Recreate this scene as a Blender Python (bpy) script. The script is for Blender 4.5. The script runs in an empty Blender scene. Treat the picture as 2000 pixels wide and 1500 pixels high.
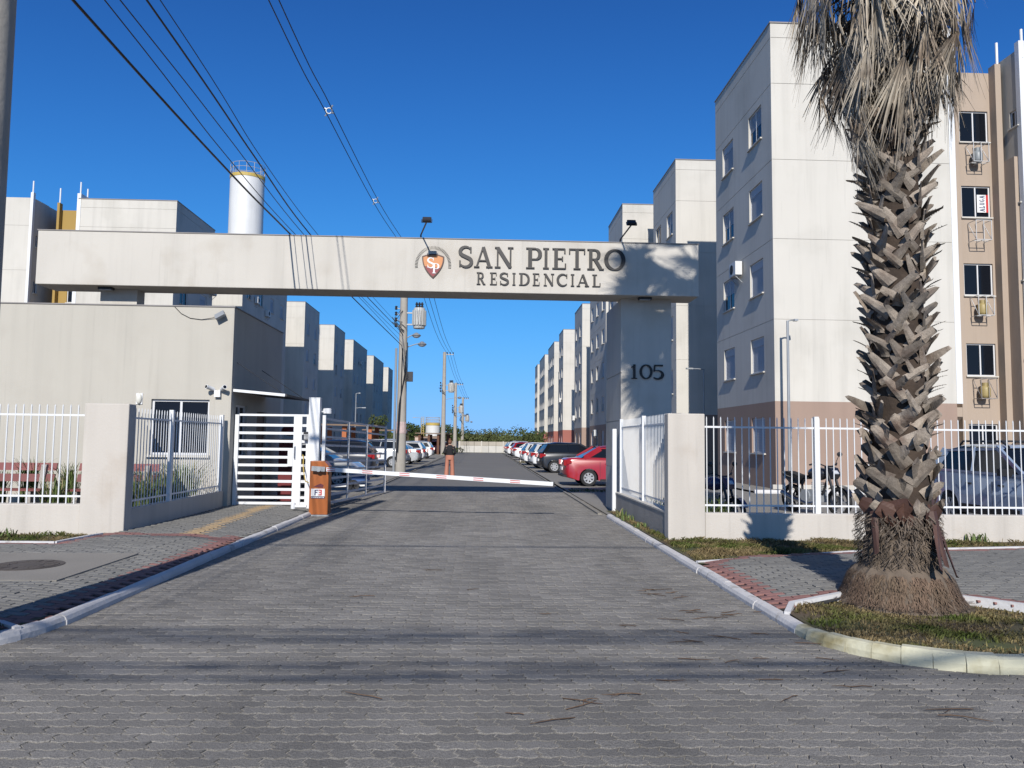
import bpy, bmesh, math, random
from mathutils import Vector, Matrix, Quaternion
R = math.radians
PI = math.pi
random.seed(7)
rnd = random.random
def ru(a, b): return a + (b - a) * random.random()
S = bpy.context.scene
COL = S.collection

# ------------------------------------------------------------------ camera
cam_d = bpy.data.cameras.new('camera')
cam = bpy.data.objects.new('camera', cam_d)
COL.objects.link(cam)
S.camera = cam
cam_d.sensor_width = 36.0
cam_d.lens = 27.0
cam_d.clip_start = 0.05
cam_d.clip_end = 3000
cam.matrix_world = (Matrix.Translation((0, 0, 1.65)) @ Matrix.Rotation(-math.atan(58 / 1500), 4, 'Z')
                    @ Matrix.Rotation(PI / 2 + math.atan(111 / 1500), 4, 'X') @ Matrix.Rotation(0.012, 4, 'Z'))
# ------------------------------------------------------------------ light
SUN_EL, SUN_AZ = R(32.5), R(5.2)
W = bpy.data.worlds.new('World')
S.world = W
W.use_nodes = True
wn = W.node_tree
wn.nodes.clear()
sky = wn.nodes.new('ShaderNodeTexSky')
sky.sky_type = 'NISHITA'
sky.sun_disc = False
sky.sun_elevation = SUN_EL
sky.sun_rotation = PI + SUN_AZ
sky.altitude = 0
sky.air_density = 0.5
sky.dust_density = 0.5
sky.ozone_density = 10.0
# film response of the phone applied to the whole sky alike: each channel x -> a x^p / (1 + b x^p)
sep = wn.nodes.new('ShaderNodeSeparateColor'); cmb = wn.nodes.new('ShaderNodeCombineColor')
wn.links.new(sky.outputs[0], sep.inputs[0])
def wmath(op, x, y):
    q = wn.nodes.new('ShaderNodeMath'); q.operation = op
    for i, v in enumerate((x, y)):
        if isinstance(v, (int, float)): q.inputs[i].default_value = v
        else: wn.links.new(v, q.inputs[i])
    return q.outputs[0]
for i, (a, b_, p_) in enumerate(((4.14, 9.15, 1.5), (14.7, 23.6, 1.8), (10.1, 8.6, 1.8))):
    x = wmath('POWER', wmath('MULTIPLY', sep.outputs[i], .1), p_)
    y = wmath('DIVIDE', wmath('MULTIPLY', x, a * 8.7), wmath('ADD', wmath('MULTIPLY', x, b_), 1.))
    wn.links.new(y, cmb.inputs[i])
bg = wn.nodes.new('ShaderNodeBackground')
bg.inputs['Strength'].default_value = 0.1
wo = wn.nodes.new('ShaderNodeOutputWorld')
wn.links.new(cmb.outputs[0], bg.inputs['Color'])
wn.links.new(bg.outputs[0], wo.inputs[0])
sd = bpy.data.lights.new('sun', 'SUN')
sd.energy = 5.0
sd.angle = R(0.53)
sd.color = (1.0, 0.955, 0.885)
sun = bpy.data.objects.new('sun', sd)
COL.objects.link(sun)
SD = Vector((math.sin(SUN_AZ) * math.cos(SUN_EL), math.cos(SUN_AZ) * math.cos(SUN_EL), -math.sin(SUN_EL)))
sun.rotation_euler = SD.to_track_quat('-Z', 'Y').to_euler()
sun.location = (-5, -40, 30)
S.view_settings.view_transform = 'Standard'
S.view_settings.look = 'None'
S.view_settings.exposure = 0.26
S.view_settings.gamma = 1.0
S.view_settings.use_curve_mapping = False

# ------------------------------------------------------------------ materials
MATS = {}
ALB = .74                                          # every albedo against the exposure above
def M(name, c, rough=.7, var=.12, scale=1.5, bump=0., bscale=60., isl=0., objr=0., streak=0., metal=0., spec=.4,
      c2=None, t2=.55, w2=.12, s2=1., coat=0., speck=0., stretch2=None):
    """procedural surface: base colour, soft noise, optional second colour in patches, streaks, per-piece tint, fine relief"""
    if name in MATS: return MATS[name]
    c = tuple(q * ALB for q in c); c2 = tuple(q * ALB for q in c2) if c2 else None
    m = bpy.data.materials.new(name)
    m.use_nodes = True
    nt = m.node_tree
    N, L = nt.nodes, nt.links
    b = N['Principled BSDF']
    b.inputs['Roughness'].default_value = rough
    b.inputs['Metallic'].default_value = metal
    b.inputs['Specular IOR Level'].default_value = spec
    b.inputs['Coat Weight'].default_value = coat
    b.inputs['Coat Roughness'].default_value = .06
    geo = N.new('ShaderNodeNewGeometry')
    pos = geo.outputs['Position']
    def noise(sc, det=4, stretch=None):
        n = N.new('ShaderNodeTexNoise')
        n.inputs['Scale'].default_value = sc
        n.inputs['Detail'].default_value = det
        if stretch:
            mp = N.new('ShaderNodeMapping')
            mp.inputs['Scale'].default_value = stretch
            L.new(pos, mp.inputs[0]); L.new(mp.outputs[0], n.inputs['Vector'])
        else: L.new(pos, n.inputs['Vector'])
        return n.outputs[0]
    def ramp(src, a, bb, lo, hi):
        r = N.new('ShaderNodeMapRange')
        r.inputs[1].default_value = a; r.inputs[2].default_value = bb
        r.inputs[3].default_value = lo; r.inputs[4].default_value = hi
        L.new(src, r.inputs[0]); return r.outputs[0]
    def mathn(op, x, y):
        q = N.new('ShaderNodeMath'); q.operation = op
        for i, v in enumerate((x, y)):
            if isinstance(v, (int, float)): q.inputs[i].default_value = v
            else: L.new(v, q.inputs[i])
        return q.outputs[0]
    col = None
    if c2 is not None:
        mx = N.new('ShaderNodeMix'); mx.data_type = 'RGBA'
        L.new(ramp(noise(s2, 6, stretch2), t2 - w2, t2 + w2, 0, 1), mx.inputs[0])
        mx.inputs[6].default_value = (*c, 1); mx.inputs[7].default_value = (*c2, 1)
        col = mx.outputs[2]
    else:
        rgb = N.new('ShaderNodeRGB'); rgb.outputs[0].default_value = (*c, 1); col = rgb.outputs[0]
    val = ramp(noise(scale, 5), .25, .75, 1 - var, 1 + var)
    if streak:
        val = mathn('MULTIPLY', val, ramp(noise(1., 5, (3.1, 3.1, .16)), .48, .72, 1, 1 - streak))
        val = mathn('MULTIPLY', val, ramp(noise(1., 6, (11, 11, .5)), .58, .80, 1, 1 - streak * 1.3))
    if speck: val = mathn('MULTIPLY', val, ramp(noise(170, 2), .3, .7, 1 - speck, 1 + speck))
    if isl: val = mathn('MULTIPLY', val, ramp(geo.outputs['Random Per Island'], 0, 1, 1 - isl, 1 + isl))
    if objr:
        oi = N.new('ShaderNodeObjectInfo')
        val = mathn('MULTIPLY', val, ramp(oi.outputs['Random'], 0, 1, 1 - objr, 1 + objr))
    hv = N.new('ShaderNodeHueSaturation')
    L.new(val, hv.inputs['Value']); L.new(col, hv.inputs['Color'])
    L.new(hv.outputs[0], b.inputs['Base Color'])
    if bump:
        bp = N.new('ShaderNodeBump'); bp.inputs['Strength'].default_value = min(1., bump); bp.inputs['Distance'].default_value = .01
        L.new(noise(bscale, 3), bp.inputs['Height']); L.new(bp.outputs[0], b.inputs['Normal'])
    MATS[name] = m
    return m
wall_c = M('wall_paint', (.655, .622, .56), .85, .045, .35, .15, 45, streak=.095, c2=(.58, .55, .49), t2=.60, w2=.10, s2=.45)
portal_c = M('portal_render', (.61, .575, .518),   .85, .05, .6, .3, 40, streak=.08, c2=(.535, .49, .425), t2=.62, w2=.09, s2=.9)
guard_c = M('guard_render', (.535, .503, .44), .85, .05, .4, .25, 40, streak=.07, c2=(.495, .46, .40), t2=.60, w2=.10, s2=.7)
plinth_c = M('boundary_render', (.595, .55, .495), .9, .07, .8, .3, 35, streak=.10, c2=(.49, .42, .35), t2=.68, w2=.1, s2=.9)
rough_c = M('rough_render', (.40, .37, .335), .95, .12, 2, 1., 28)
tan_c = M('tan_paint', (.37, .265, .21), .85, .05, .7, .15, 45, streak=.05)
beige_c = M('beige_paint', (.445, .355, .28), .85, .05, .7, .15, 45, streak=.06)
mustard_c = M('mustard_paint', (.40, .26, .075), .85, .05, .7)
red_c = M('brick_red_paint', (.36, .13, .10), .85, .05, .7)
cap_c = M('parapet_cap', (.30, .28, .27), .8)
white_m = M('white_metal', (.80, .81, .82), .45, .03, 3)
wframe_m = M('white_frame', (.72, .72, .73), .5, .03)
dark_m = M('dark_metal', (.03, .03, .035), .5, .1)
letter_m = M('letter_black', (.022, .02, .02), .5, .1)
glass_m = M('dark_glass', (.008, .010, .015), .05, .1, .6, spec=.22)
shut_m = M('shutter_slats', (.50, .52, .56), .6, .05, 2)
conc_m = M('pole_concrete', (.40, .37, .325), .9, .10, 2.5, .35, 30, streak=.12)
galv_m = M('galvanised', (.36, .38, .40), .45, .08, 3, metal=.3)
black_m = M('black_rubber', (.015, .015, .016), .75, .1)
bplas_m = M('black_plastic', (.02, .02, .023), .45, .1)
chrome_m = M('chrome', (.55, .55, .56), .22, .05, metal=1.)
steel_m = M('alloy_rim', (.42, .43, .45), .4, .05, metal=.15)
lamp_red = M('tail_light', (.34, .012, .016), .3, .05, coat=.15)
lamp_clear = M('head_light', (.62, .64, .66), .15, .05, coat=.8)
orange_m = M('orange_paint', (.38, .105, .018), .45, .06, 3, coat=.2)
stripe_m = M('red_stripe', (.55, .09, .075), .5, .05)
wood_r = M('bench_slat', (.20, .055, .05), .6, .12, 6, .1, 50, objr=.12)
kerb_m = M('kerb_whitewash', (.64, .62, .61), .9, .10, 2.5, .5, 30, c2=(.33, .31, .28), t2=.66, w2=.06, s2=4)
kerby_m = M('kerb_yellowish', (.63, .60, .44), .9, .08, 2.0, .4, 30, c2=(.34, .29, .15), t2=.60, w2=.07, s2=2.6)
edge_m = M('edging_white', (.66, .65, .65), .9, .10, 3, .4, 30, c2=(.4, .36, .33), t2=.66, w2=.06, s2=4)
pav_m = M('paver_concrete', (.194, .182, .166), .9, .13, .55, .55, 55, isl=.17, objr=.17, speck=.48, c2=(.152, .143, .131), t2=.57, w2=.12, s2=1., stretch2=(1.1, .16, 1))
joint_d = M('joint_sand', (.032, .030, .028), .95, .2, 5, .3, 60)
joint_l = M('joint_pale_sand', (.33, .31, .28), .95, .15, 5, .3, 60)
side_m = M('sidewalk_paver', (.215, .208, .192), .9, .10, .6, .5, 55, isl=.10, objr=.12, speck=.18)
redpv_m = M('sidewalk_paver_red', (.27, .135, .12), .9, .10, .9, .5, 55, isl=.10, objr=.12, speck=.15)
tact_m = M('tactile_paver', (.45, .32, .18), .9, .10, .9, .4, 50, isl=.06, objr=.08)
slab_m = M('concrete_slab', (.27, .25, .22), .9, .10, 1.4, .4, 45, speck=.12)
iron_m = M('cast_iron', (.075, .062, .055), .6, .15, 5, .3, 60)
road_m = M('far_road', (.185, .176, .163), .9, .08, .35, .3, 25, c2=(.165, .157, .147), t2=.5, w2=.2, s2=.25, speck=.1)
lot_m = M('parking_ground', (.25, .235, .21), .9, .08, .4, .3, 25, speck=.1)
soil_m = M('dry_soil', (.125, .090, .055), .98, .25, 3, .8, 30, c2=(.075, .085, .03), t2=.5, w2=.12, s2=1.6)
land_m = M('field', (.085, .085, .04), .98, .25, .05)
grass_m = M('grass_blade', (.070, .090, .020), .8, .22, 1.6, isl=.40, c2=(.20, .150, .075), t2=.47, w2=.09, s2=1.7, spec=.15)
iris_m = M('strap_leaf', (.12, .165, .050), .6, .15, 4, isl=.35, objr=.1, spec=.3)
iris_dry = M('strap_leaf_dry', (.27, .22, .11), .7, .15, 4, isl=.3)
wood_m = M('palm_trunk_fibre', (.055, .038, .027), .95, .3, 8, 1., 30)
boot_m = M('palm_leaf_base', (.285, .240, .195), .88, .28, 8, .8, 26, objr=.38, c2=(.12, .082, .062), t2=.60, w2=.12, s2=4.5, speck=.35)
husk_m = M('palm_husk', (.085, .042, .030), .6, .2, 6, .2, 40, objr=.2)
frond_m = M('dead_frond', (.42, .365, .29), .85, .25, 7, isl=.50, objr=.30, c2=(.17, .125, .088), t2=.53, w2=.12, s2=2.4)
fiber_m = M('palm_fibre', (.135, .105, .08), .9, .2, 6, isl=.4)
root_m = M('palm_root', (.175, .115, .078), .92, .22, 5, isl=.40, c2=(.12, .085, .055), t2=.55, w2=.12, s2=2.5)
collar_m = M('palm_root_collar', (.15, .115, .085), .95, .25, 9, 1., 26)
green_f = M('live_frond', (.06, .10, .028), .6, .2, 4, isl=.2)
leaf_m = M('far_foliage', (.050, .075, .022), .8, .3, .35, isl=.45, c2=(.085, .095, .035), t2=.55, w2=.1, s2=.12, spec=.2)
bark_m = M('bark', (.09, .065, .045), .9, .2)
twig_m = M('dry_twig', (.10, .060, .035), .85, .25, 8, objr=.4)
wire_m = M('cable_sheath', (.016, .017, .022), .6, .1)
tank_m = M('tank_white', (.74, .74, .73), .45, .04, 1.0, streak=.10)
yell_m = M('yellow_paint', (.55, .40, .10), .6, .08)
trafo_m = M('transformer_grey', (.50, .50, .48), .5, .06, 3)
orange_w = M('orange_post', (.42, .13, .045), .7, .1)
brown_w = M('brown_timber', (.13, .055, .03), .7, .12)
roof_w = M('kiosk_roof', (.22, .15, .105), .8, .12)
skin_m = M('skin', (.50, .31, .23), .6, .04)
hair_m = M('hair', (.20, .085, .045), .6, .2, 20)
top_m = M('black_knit', (.014, .014, .016), .9, .1)
pants_m = M('terracotta_trousers', (.46, .19, .125), .85, .08, 4)
aw_m = M('awning_sheet', (.022, .023, .03), .6, .1)
lwhite = M('print_white', (.80, .80, .80), .6, .02)
lnavy = M('print_navy', (.02, .03, .10), .6, .02)
lred = M('print_red', (.60, .03, .03), .6, .02)
gas_y = M('gas_bottle_yellow', (.40, .31, .13), .5, .1, 5)
gas_b = M('gas_bottle_grey', (.25, .27, .28), .45, .1, 5)
cage_m = M('cage_iron', (.32, .29, .27), .6, .15, 5)
cagew_m = M('cage_white', (.66, .66, .66), .5, .05)
ac_m = M('air_conditioner_white', (.70, .70, .69), .5, .04)

# ------------------------------------------------------------------ mesh builder
WL = {}                                           # world location of things (roots are unrotated unless stated)
class MB:
    def __init__(s): s.v, s.f, s.m, s.T, s.k = [], [], [], None, 0
    def P(s, p):
        s.v.append(tuple(s.T @ Vector(p)) if s.T is not None else tuple(p)); return len(s.v) - 1
    def F(s, ids): s.f.append(tuple(ids)); s.m.append(s.k)
    def poly(s, pts): s.F([s.P(p) for p in pts]); return s
    def box(s, x0, x1, y0, y1, z0, z1):
        i = [s.P((x, y, z)) for z in (z0, z1) for x, y in ((x0, y0), (x1, y0), (x1, y1), (x0, y1))]
        for q in ((3, 2, 1, 0), (4, 5, 6, 7), (0, 1, 5, 4), (1, 2, 6, 5), (2, 3, 7, 6), (3, 0, 4, 7)): s.F([i[k] for k in q])
        return s
    def beam(s, a, b, w, h=None, up=(0, 0, 1)):
        """rectangular bar from a to b"""
        h = w if h is None else h
        a, b = Vector(a), Vector(b); d = (b - a).normalized(); u = Vector(up)
        if abs(d.dot(u)) > .98: u = Vector((1, 0, 0))
        x = d.cross(u).normalized(); y = x.cross(d)
        i = [s.P(p + x * (sx * w / 2) + y * (sy * h / 2)) for p in (a, b) for sx, sy in ((-1, -1), (1, -1), (1, 1), (-1, 1))]
        for q in ((0, 1, 2, 3), (7, 6, 5, 4), (0, 4, 5, 1), (1, 5, 6, 2), (2, 6, 7, 3), (3, 7, 4, 0)): s.F([i[k] for k in q])
        return s
    def tube(s, pts, r, n=6, cap=True, flat=1.):
        pts = [Vector(p) for p in pts]; rs = r if isinstance(r, (list, tuple)) else [r] * len(pts)
        prev = None; rings = []
        for k, p in enumerate(pts):
            d = (pts[min(k + 1, len(pts) - 1)] - pts[max(k - 1, 0)])
            d = d.normalized() if d.length > 1e-9 else Vector((0, 0, 1))
            if prev is None: x = d.cross(Vector((0, 0, 1)) if abs(d.z) < .9 else Vector((1, 0, 0))).normalized()
            else: x = (prev - d * prev.dot(d)).normalized()
            prev = x; y = d.cross(x)
            rings.append([s.P(p + (x * math.cos(2 * PI * j / n) + y * (math.sin(2 * PI * j / n) * flat)) * rs[k]) for j in range(n)])
        for a, b in zip(rings, rings[1:]):
            for j in range(n): s.F((a[j], a[(j + 1) % n], b[(j + 1) % n], b[j]))
        if cap: s.F(rings[0][::-1]); s.F(rings[-1])
        return s
    def lathe(s, prof, c=(0, 0, 0), n=16, axis='Z', cap=True):
        rings = []
        for r, h in prof:
            ring = []
            for j in range(n):
                a = 2 * PI * j / n; q = (r * math.cos(a), r * math.sin(a), h)
                if axis == 'Y': q = (q[0], q[2], q[1])
                if axis == 'X': q = (q[2], q[0], q[1])
                ring.append(s.P((c[0] + q[0], c[1] + q[1], c[2] + q[2])))
            rings.append(ring)
        for a, b in zip(rings, rings[1:]):
            for j in range(n): s.F((a[j], a[(j + 1) % n], b[(j + 1) % n], b[j]))
        if cap: s.F(rings[0][::-1]); s.F(rings[-1])
        return s
    def ball(s, c, r, n=10, m=7):
        rx, ry, rz = r if isinstance(r, (tuple, list)) else (r, r, r)
        rings = [[s.P((c[0] + rx * math.sin(PI * i / m) * math.cos(2 * PI * j / n), c[1] + ry * math.sin(PI * i / m) * math.sin(2 * PI * j / n), c[2] + rz * math.cos(PI * i / m))) for j in range(n)] for i in range(1, m)]
        t, bt = s.P((c[0], c[1], c[2] + rz)), s.P((c[0], c[1], c[2] - rz))
        for a, b in zip(rings, rings[1:]):
            for j in range(n): s.F((a[j], b[j], b[(j + 1) % n], a[(j + 1) % n]))
        for j in range(n):
            s.F((t, rings[0][j], rings[0][(j + 1) % n])); s.F((bt, rings[-1][(j + 1) % n], rings[-1][j]))
        return s
    def prism(s, pts, off):
        """closed polygon pts pushed along the vector off"""
        n = len(pts); off = Vector(off)
        a = [s.P(p) for p in pts]; b = [s.P(Vector(p) + off) for p in pts]
        s.F(a[::-1]); s.F(b)
        for j in range(n): s.F((a[j], a[(j + 1) % n], b[(j + 1) % n], b[j]))
        return s
    def mesh(s, name, mats, smooth=False):
        me = bpy.data.meshes.new(name)
        me.from_pydata(s.v, [], s.f)
        for m in (mats if isinstance(mats, (list, tuple)) else [mats]): me.materials.append(m)
        if any(s.m): me.polygons.foreach_set('material_index', s.m)
        bm = bmesh.new(); bm.from_mesh(me); bmesh.ops.recalc_face_normals(bm, faces=bm.faces); bm.to_mesh(me); bm.free()
        if smooth:
            me.polygons.foreach_set('use_smooth', [True] * len(me.polygons))
            try: me.set_sharp_from_angle(angle=R(38))
            except Exception: pass
        me.update()
        return me
    def build(s, name, mats, parent=None, smooth=False, world=True, kind=None):
        """link as ONE object; the vertices are in world coordinates when world, else in the parent's frame"""
        if parent is not None and world:
            o0 = WL.get(parent.name, (0, 0, 0))
            if any(o0): s.v = [(a - o0[0], b - o0[1], c - o0[2]) for a, b, c in s.v]
        return inst(s.mesh(name, mats, smooth), name, parent, kind=kind)
def inst(me, name, parent=None, loc=None, rot=None, scale=None, kind=None):
    o = bpy.data.objects.new(name, me); COL.objects.link(o)
    if parent is not None:
        o.parent = parent
        WL[o.name] = WL.get(parent.name, (0, 0, 0))
    if loc is not None: o.location = loc
    if rot is not None: o.rotation_euler = rot
    if scale is not None: o.scale = scale
    if kind: o['kind'] = kind
    return o
def tag(o, label, cat, group=None):
    o['label'] = label; o['category'] = cat
    if group: o['group'] = group
    return o
def thing(name, label, cat, loc=(0, 0, 0), rz=0., group=None, scale=None):
    o = bpy.data.objects.new(name, None); COL.objects.link(o)
    o.empty_display_size = .2
    o.location = loc; o.rotation_euler = (0, 0, rz)
    if scale: o.scale = (scale,) * 3
    WL[o.name] = tuple(loc)
    return tag(o, label, cat, group)
def copy_tree(o, parent=None):
    c = o.copy(); COL.objects.link(c); c.parent = parent
    for ch in list(o.children): copy_tree(ch, c)
    return c
def soft(o, w=.014):
    q = o.modifiers.new('edge', 'BEVEL'); q.width = w; q.segments = 2; q.limit_method = 'ANGLE'
    return o
def struct(mb, name, mat, smooth=False):
    return mb.build(name, mat, None, smooth, kind='structure')
def inpoly(x, y, P):
    c = False; j = len(P) - 1
    for i in range(len(P)):
        if (P[i][1] > y) != (P[j][1] > y) and x < (P[j][0] - P[i][0]) * (y - P[i][1]) / (P[j][1] - P[i][1]) + P[i][0]: c = not c
        j = i
    return c
def seg_dist(x, y, path):
    best = 1e9
    for (ax, ay), (bx, by) in zip(path, path[1:]):
        dx, dy = bx - ax, by - ay; t = max(0, min(1, ((x - ax) * dx + (y - ay) * dy) / (dx * dx + dy * dy + 1e-12)))
        best = min(best, math.hypot(x - ax - t * dx, y - ay - t * dy))
    return best

# ================================================================== GROUND
B = MB(); B.poly([(-900, -300, -.12), (900, -300, -.12), (900, 900, -.12), (-900, 900, -.12)])
struct(B, 'ground', land_m)
B = MB(); B.poly([(-3.6, 25.9, 0), (2.75, 25.9, 0), (2.75, 104, 0), (-3.6, 104, 0)])
struct(B, 'inner_road', road_m)
B = MB(); B.poly([(-3.62, 2.2, -.02), (2.77, 2.2, -.02), (2.77, 26.2, -.02), (-3.62, 26.2, -.02)])
struct(B, 'paver_bedding', joint_d)
B = MB(); B.poly([(-40, -9, -.025), (40, -9, -.025), (40, 6.6, -.025), (-40, 6.6, -.025)])
struct(B, 'street_bedding', joint_d)
B = MB()
for xa, xb in ((-40, -7.2), (7.2, 40)): B.poly([(xa, -9, -.003), (xb, -9, -.003), (xb, 5.5, -.003), (xa, 5.5, -.003)])
B.poly([(-7.2, -9, -.003), (7.2, -9, -.003), (7.2, 2.0, -.003), (-7.2, 2.0, -.003)])
struct(B, 'street', road_m)
B = MB()
B.poly([(2.9, 12.75, -.004), (60, 12.75, -.004), (60, 104, -.004), (2.9, 104, -.004)])
struct(B, 'parking_lot', lot_m)
B = MB(); B.poly([(-60, 21.6, -.004), (-3.75, 21.6, -.004), (-3.75, 104, -.004), (-60, 104, -.004)])
B.poly([(-5.5, 17.62, -.004), (-3.75, 17.62, -.004), (-3.75, 21.6, -.004), (-5.5, 21.6, -.004)])
struct(B, 'parking_lot', lot_m)
B = MB()
B.poly([(-60, 12.7, .14), (-5.68, 12.7, .14), (-5.68, 21.55, .14), (-60, 21.55, .14)])
struct(B, 'garden_soil', soil_m)

# zigzag concrete pavers of the driveway and of the street
PL, PH, PA, PB, PG = .22, .11, .011, .017, .009
def zig(k): return PA if k % 2 == 0 else -PA
def paver_poly():
    p = [(-PL / 2 + k * PL / 4, -PH / 2 + zig(k)) for k in range(5)]
    p += [(PL / 2 + PB, -PH * .17), (PL / 2 - PB, PH * .17)]
    p += [(PL / 2 - k * PL / 4, PH / 2 + zig(k)) for k in range(5)]
    p += [(-PL / 2 - PB, PH * .17), (-PL / 2 + PB, -PH * .17)][0:2]
    return p
PP = paver_poly()
def put_paver(mb, cx, cy, dz, tx, ty, gap=PG, hw=PL, hh=PH, base=0., poly=PP, skirt=.024):
    sx, sy = (hw - gap) / hw, (hh - gap) / hh
    bx, by = (hw - gap - .007) / hw, (hh - gap - .007) / hh
    tops = [mb.P((cx + x * bx, cy + y * by, base + dz + tx * x + ty * y)) for x, y in poly]
    mids = [mb.P((cx + x * sx, cy + y * sy, base - .003 + dz + tx * x + ty * y)) for x, y in poly]
    low = [mb.P((cx + x * sx, cy + y * sy, base - skirt)) for x, y in poly]
    n = len(poly); mb.F(tops)
    for j in range(n):
        mb.F((mids[j], mids[(j + 1) % n], tops[(j + 1) % n], tops[j]))
        mb.F((low[j], low[(j + 1) % n], mids[(j + 1) % n], mids[j]))
LK = [(-3.6, 26), (-3.6, 7.0)] + [(-5.1 + 1.5 * math.cos(R(a)), 7.0 - 1.5 * math.sin(R(a))) for a in range(10, 91, 10)] + [(-40, 5.5)]       # road side of the left kerb
RK = [(2.75, 26), (2.75, 6.75)] + [(4.0 - 1.25 * math.cos(R(a)), 6.75 - 1.2 * math.sin(R(a))) for a in range(10, 91, 10)] + [(40, 5.5)]
ROADP = [(x - .05, y + .05) for x, y in LK] + [(-40, 1.9), (40, 1.9)] + [(x + .05, y + .05) for x, y in RK[::-1]]
road = thing('driveway', 'x', 'x', (0, 0, 0)); del road['label'], road['category']; road['kind'] = 'structure'
near, rest = [], MB()
j = 0
y = 2.0
while y < 26.0:
    off = (j % 2) * PL / 2
    x = -7.26 + off
    while x < 7.2:
        if inpoly(x, y, ROADP) and (y < 26):
            near.append((y + abs(x) * .12, x, y))
        x += PL
    y += PH; j += 1
near = [q for q in near]
view = sorted(q for q in near if q[2] > 3.95 and abs(q[1] - q[2] * .039) < .62 * q[2])
single = set((q[1], q[2]) for q in view[:300])
pm = MB(); put_paver(pm, 0, 0, 0, 0, 0); pmesh = pm.mesh('paver', pav_m)
for q, x, y in near:
    dz, tx, ty = ru(-.0022, .0022), ru(-.018, .018), ru(-.03, .03)
    dz += .003 * math.sin(x * 1.7 + y * .6) * math.sin(y * 1.1)
    if (x, y) in single:
        inst(pmesh, 'paver', road, (x, y, dz), (ty * .7, -tx * .7, 0))
    else: put_paver(rest, x, y, dz, tx, ty)
o = rest.build('paver', pav_m, road, kind='stuff')
# pale sand swept into the joints at the street end
B = MB(); B.poly([(-7.2, 2.0, -.0075), (7.2, 2.0, -.0075), (7.2, 5.15, -.0075), (-7.2, 5.15, -.0075)])
struct(B, 'joint_sand', joint_l)

# ---- kerbs, built stone by stone
def kerb(name, path, side, w, h, mat_fn, step=1.0):
    root = thing(name, 'x', 'x', (0, 0, 0)); del root['label'], root['category']; root['kind'] = 'structure'
    pts = [Vector((x, y, 0)) for x, y in path]
    # resample
    out = [pts[0]]; acc = 0
    for a, b in zip(pts, pts[1:]):
        d = (b - a).length; n = max(1, int(round(d / step)))
        for k in range(1, n + 1): out.append(a.lerp(b, k / n))
    for a, b in zip(out, out[1:]):
        d = (b - a).normalized(); nrm = Vector((-d.y, d.x, 0)) * side
        mb = MB(); g = .0025
        hk = h(a) if callable(h) else h
        hh = hk + ru(-.006, .006); ww = ru(-.008, .008)
        a2, b2 = a + d * g, b - d * g
        prof = [(ww, -.05), (ww + .004, hh * .45), (ww + .022, hh * .86), (ww + .045, hh), (w, hh), (w, -.05)]
        A = [mb.P(a2 + nrm * u + Vector((0, 0, z))) for u, z in prof]; Bq = [mb.P(b2 + nrm * u + Vector((0, 0, z + ru(-.004, .004)))) for u, z in prof]
        for i in range(5): mb.F((A[i], A[i + 1], Bq[i + 1], Bq[i]))
        mb.F(A); mb.F(Bq[::-1])
        mb.build('kerbstone', mat_fn(a), root)
lk = [(-3.6, 16.95)] + LK[1:-1] + [(-16, 5.5)]
kerb('kerb', lk, -1, .105, lambda a: .078 + .03 * min(1, max(0, 6.9 - a.y)), lambda a: kerb_m)
rk = [(2.75, 16.9)] + RK[1:-1] + [(16, 5.5)]
kerb('kerb', rk, 1, .115, lambda a: .078 + .045 * min(1, max(0, 6.9 - a.y)), lambda a: kerb_m if a.y > 6.9 else kerby_m)
kerb('inner_kerb', [(2.76, 104), (2.76, 17.5)], -1, .1, .045, lambda a: slab_m, 3.)
kerb('inner_kerb', [(-3.62, 104), (-3.62, 24)], 1, .1, .045, lambda a: slab_m, 3.)

# ---- sidewalks
RFAR = [(2.86, 10.16), (5.55, 10.86), (9.2, 11.5), (16, 11.9)]
RNEAR = [(2.86, 7.16), (3.05, 7.52), (3.68, 7.76), (4.8, 7.6), (5.2, 7.18), (6.2, 6.75), (8, 6.4), (16, 6.3)]
RSIDE = RFAR + RNEAR[::-1]
LFAR = [(-16, 11.1), (-5.95, 11.14), (-5.8, 12.15), (-5.62, 12.6), (-5.52, 17.55)]
LNEAR = [(-16, 6.75), (-3.95, 6.62), (-3.73, 6.5)]
LSIDE = LFAR + [(-3.72, 17.55), (-3.72, 6.5)] + LNEAR[::-1][1:]
B = MB()
B.poly([(x, y, .128) for x, y in [(3.65, 10.36)] + RFAR[1:] + RNEAR[:1:-1] + [(3.65, 7.76)]])
B.poly([(2.86, 7.1, .057), (3.65, 7.7, .1281), (3.65, 10.4, .1281), (2.86, 10.2, .057)])
B.poly([(x, y, .128) for x, y in LFAR + [(-4.49, 17.55), (-4.49, 6.64), (-16, 6.75)]])
B.poly([(-4.49, 6.6, .1281), (-3.70, 6.5, .057), (-3.70, 17.55, .057), (-4.49, 17.55, .1281)])
struct(B, 'sidewalk_bedding', joint_d)
B = MB(); B.poly([(x, y, .085) for x, y in [(4.0 - 1.14 * math.cos(R(a)), 6.75 - 1.09 * math.sin(R(a))) for a in range(0, 91, 10)]] + [(16, 5.66, .085), (16, 12.5, .085), (3.3, 12.5, .085), (3.3, 7.62, .085), (2.88, 7.2, .085)])
B.poly([(2.86, 10., .085), (3.4, 10., .085), (3.4, 12.6, .085), (3.06, 12.6, .085), (3.06, 17.6, .085), (2.86, 17.6, .085)])
struct(B, 'verge', soil_m)
B = MB(); B.poly([(-16, 5.66, .085)] + [(-5.1 + 1.37 * math.cos(R(a)), 7.0 - 1.37 * math.sin(R(a)), .085) for a in range(90, -1, -10)] + [(-16, 7.0, .085)])
B.poly([(-16, 11.0, .085), (-5.9, 11.0, .085), (-5.65, 12.6, .085), (-16, 12.6, .085)])
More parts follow.
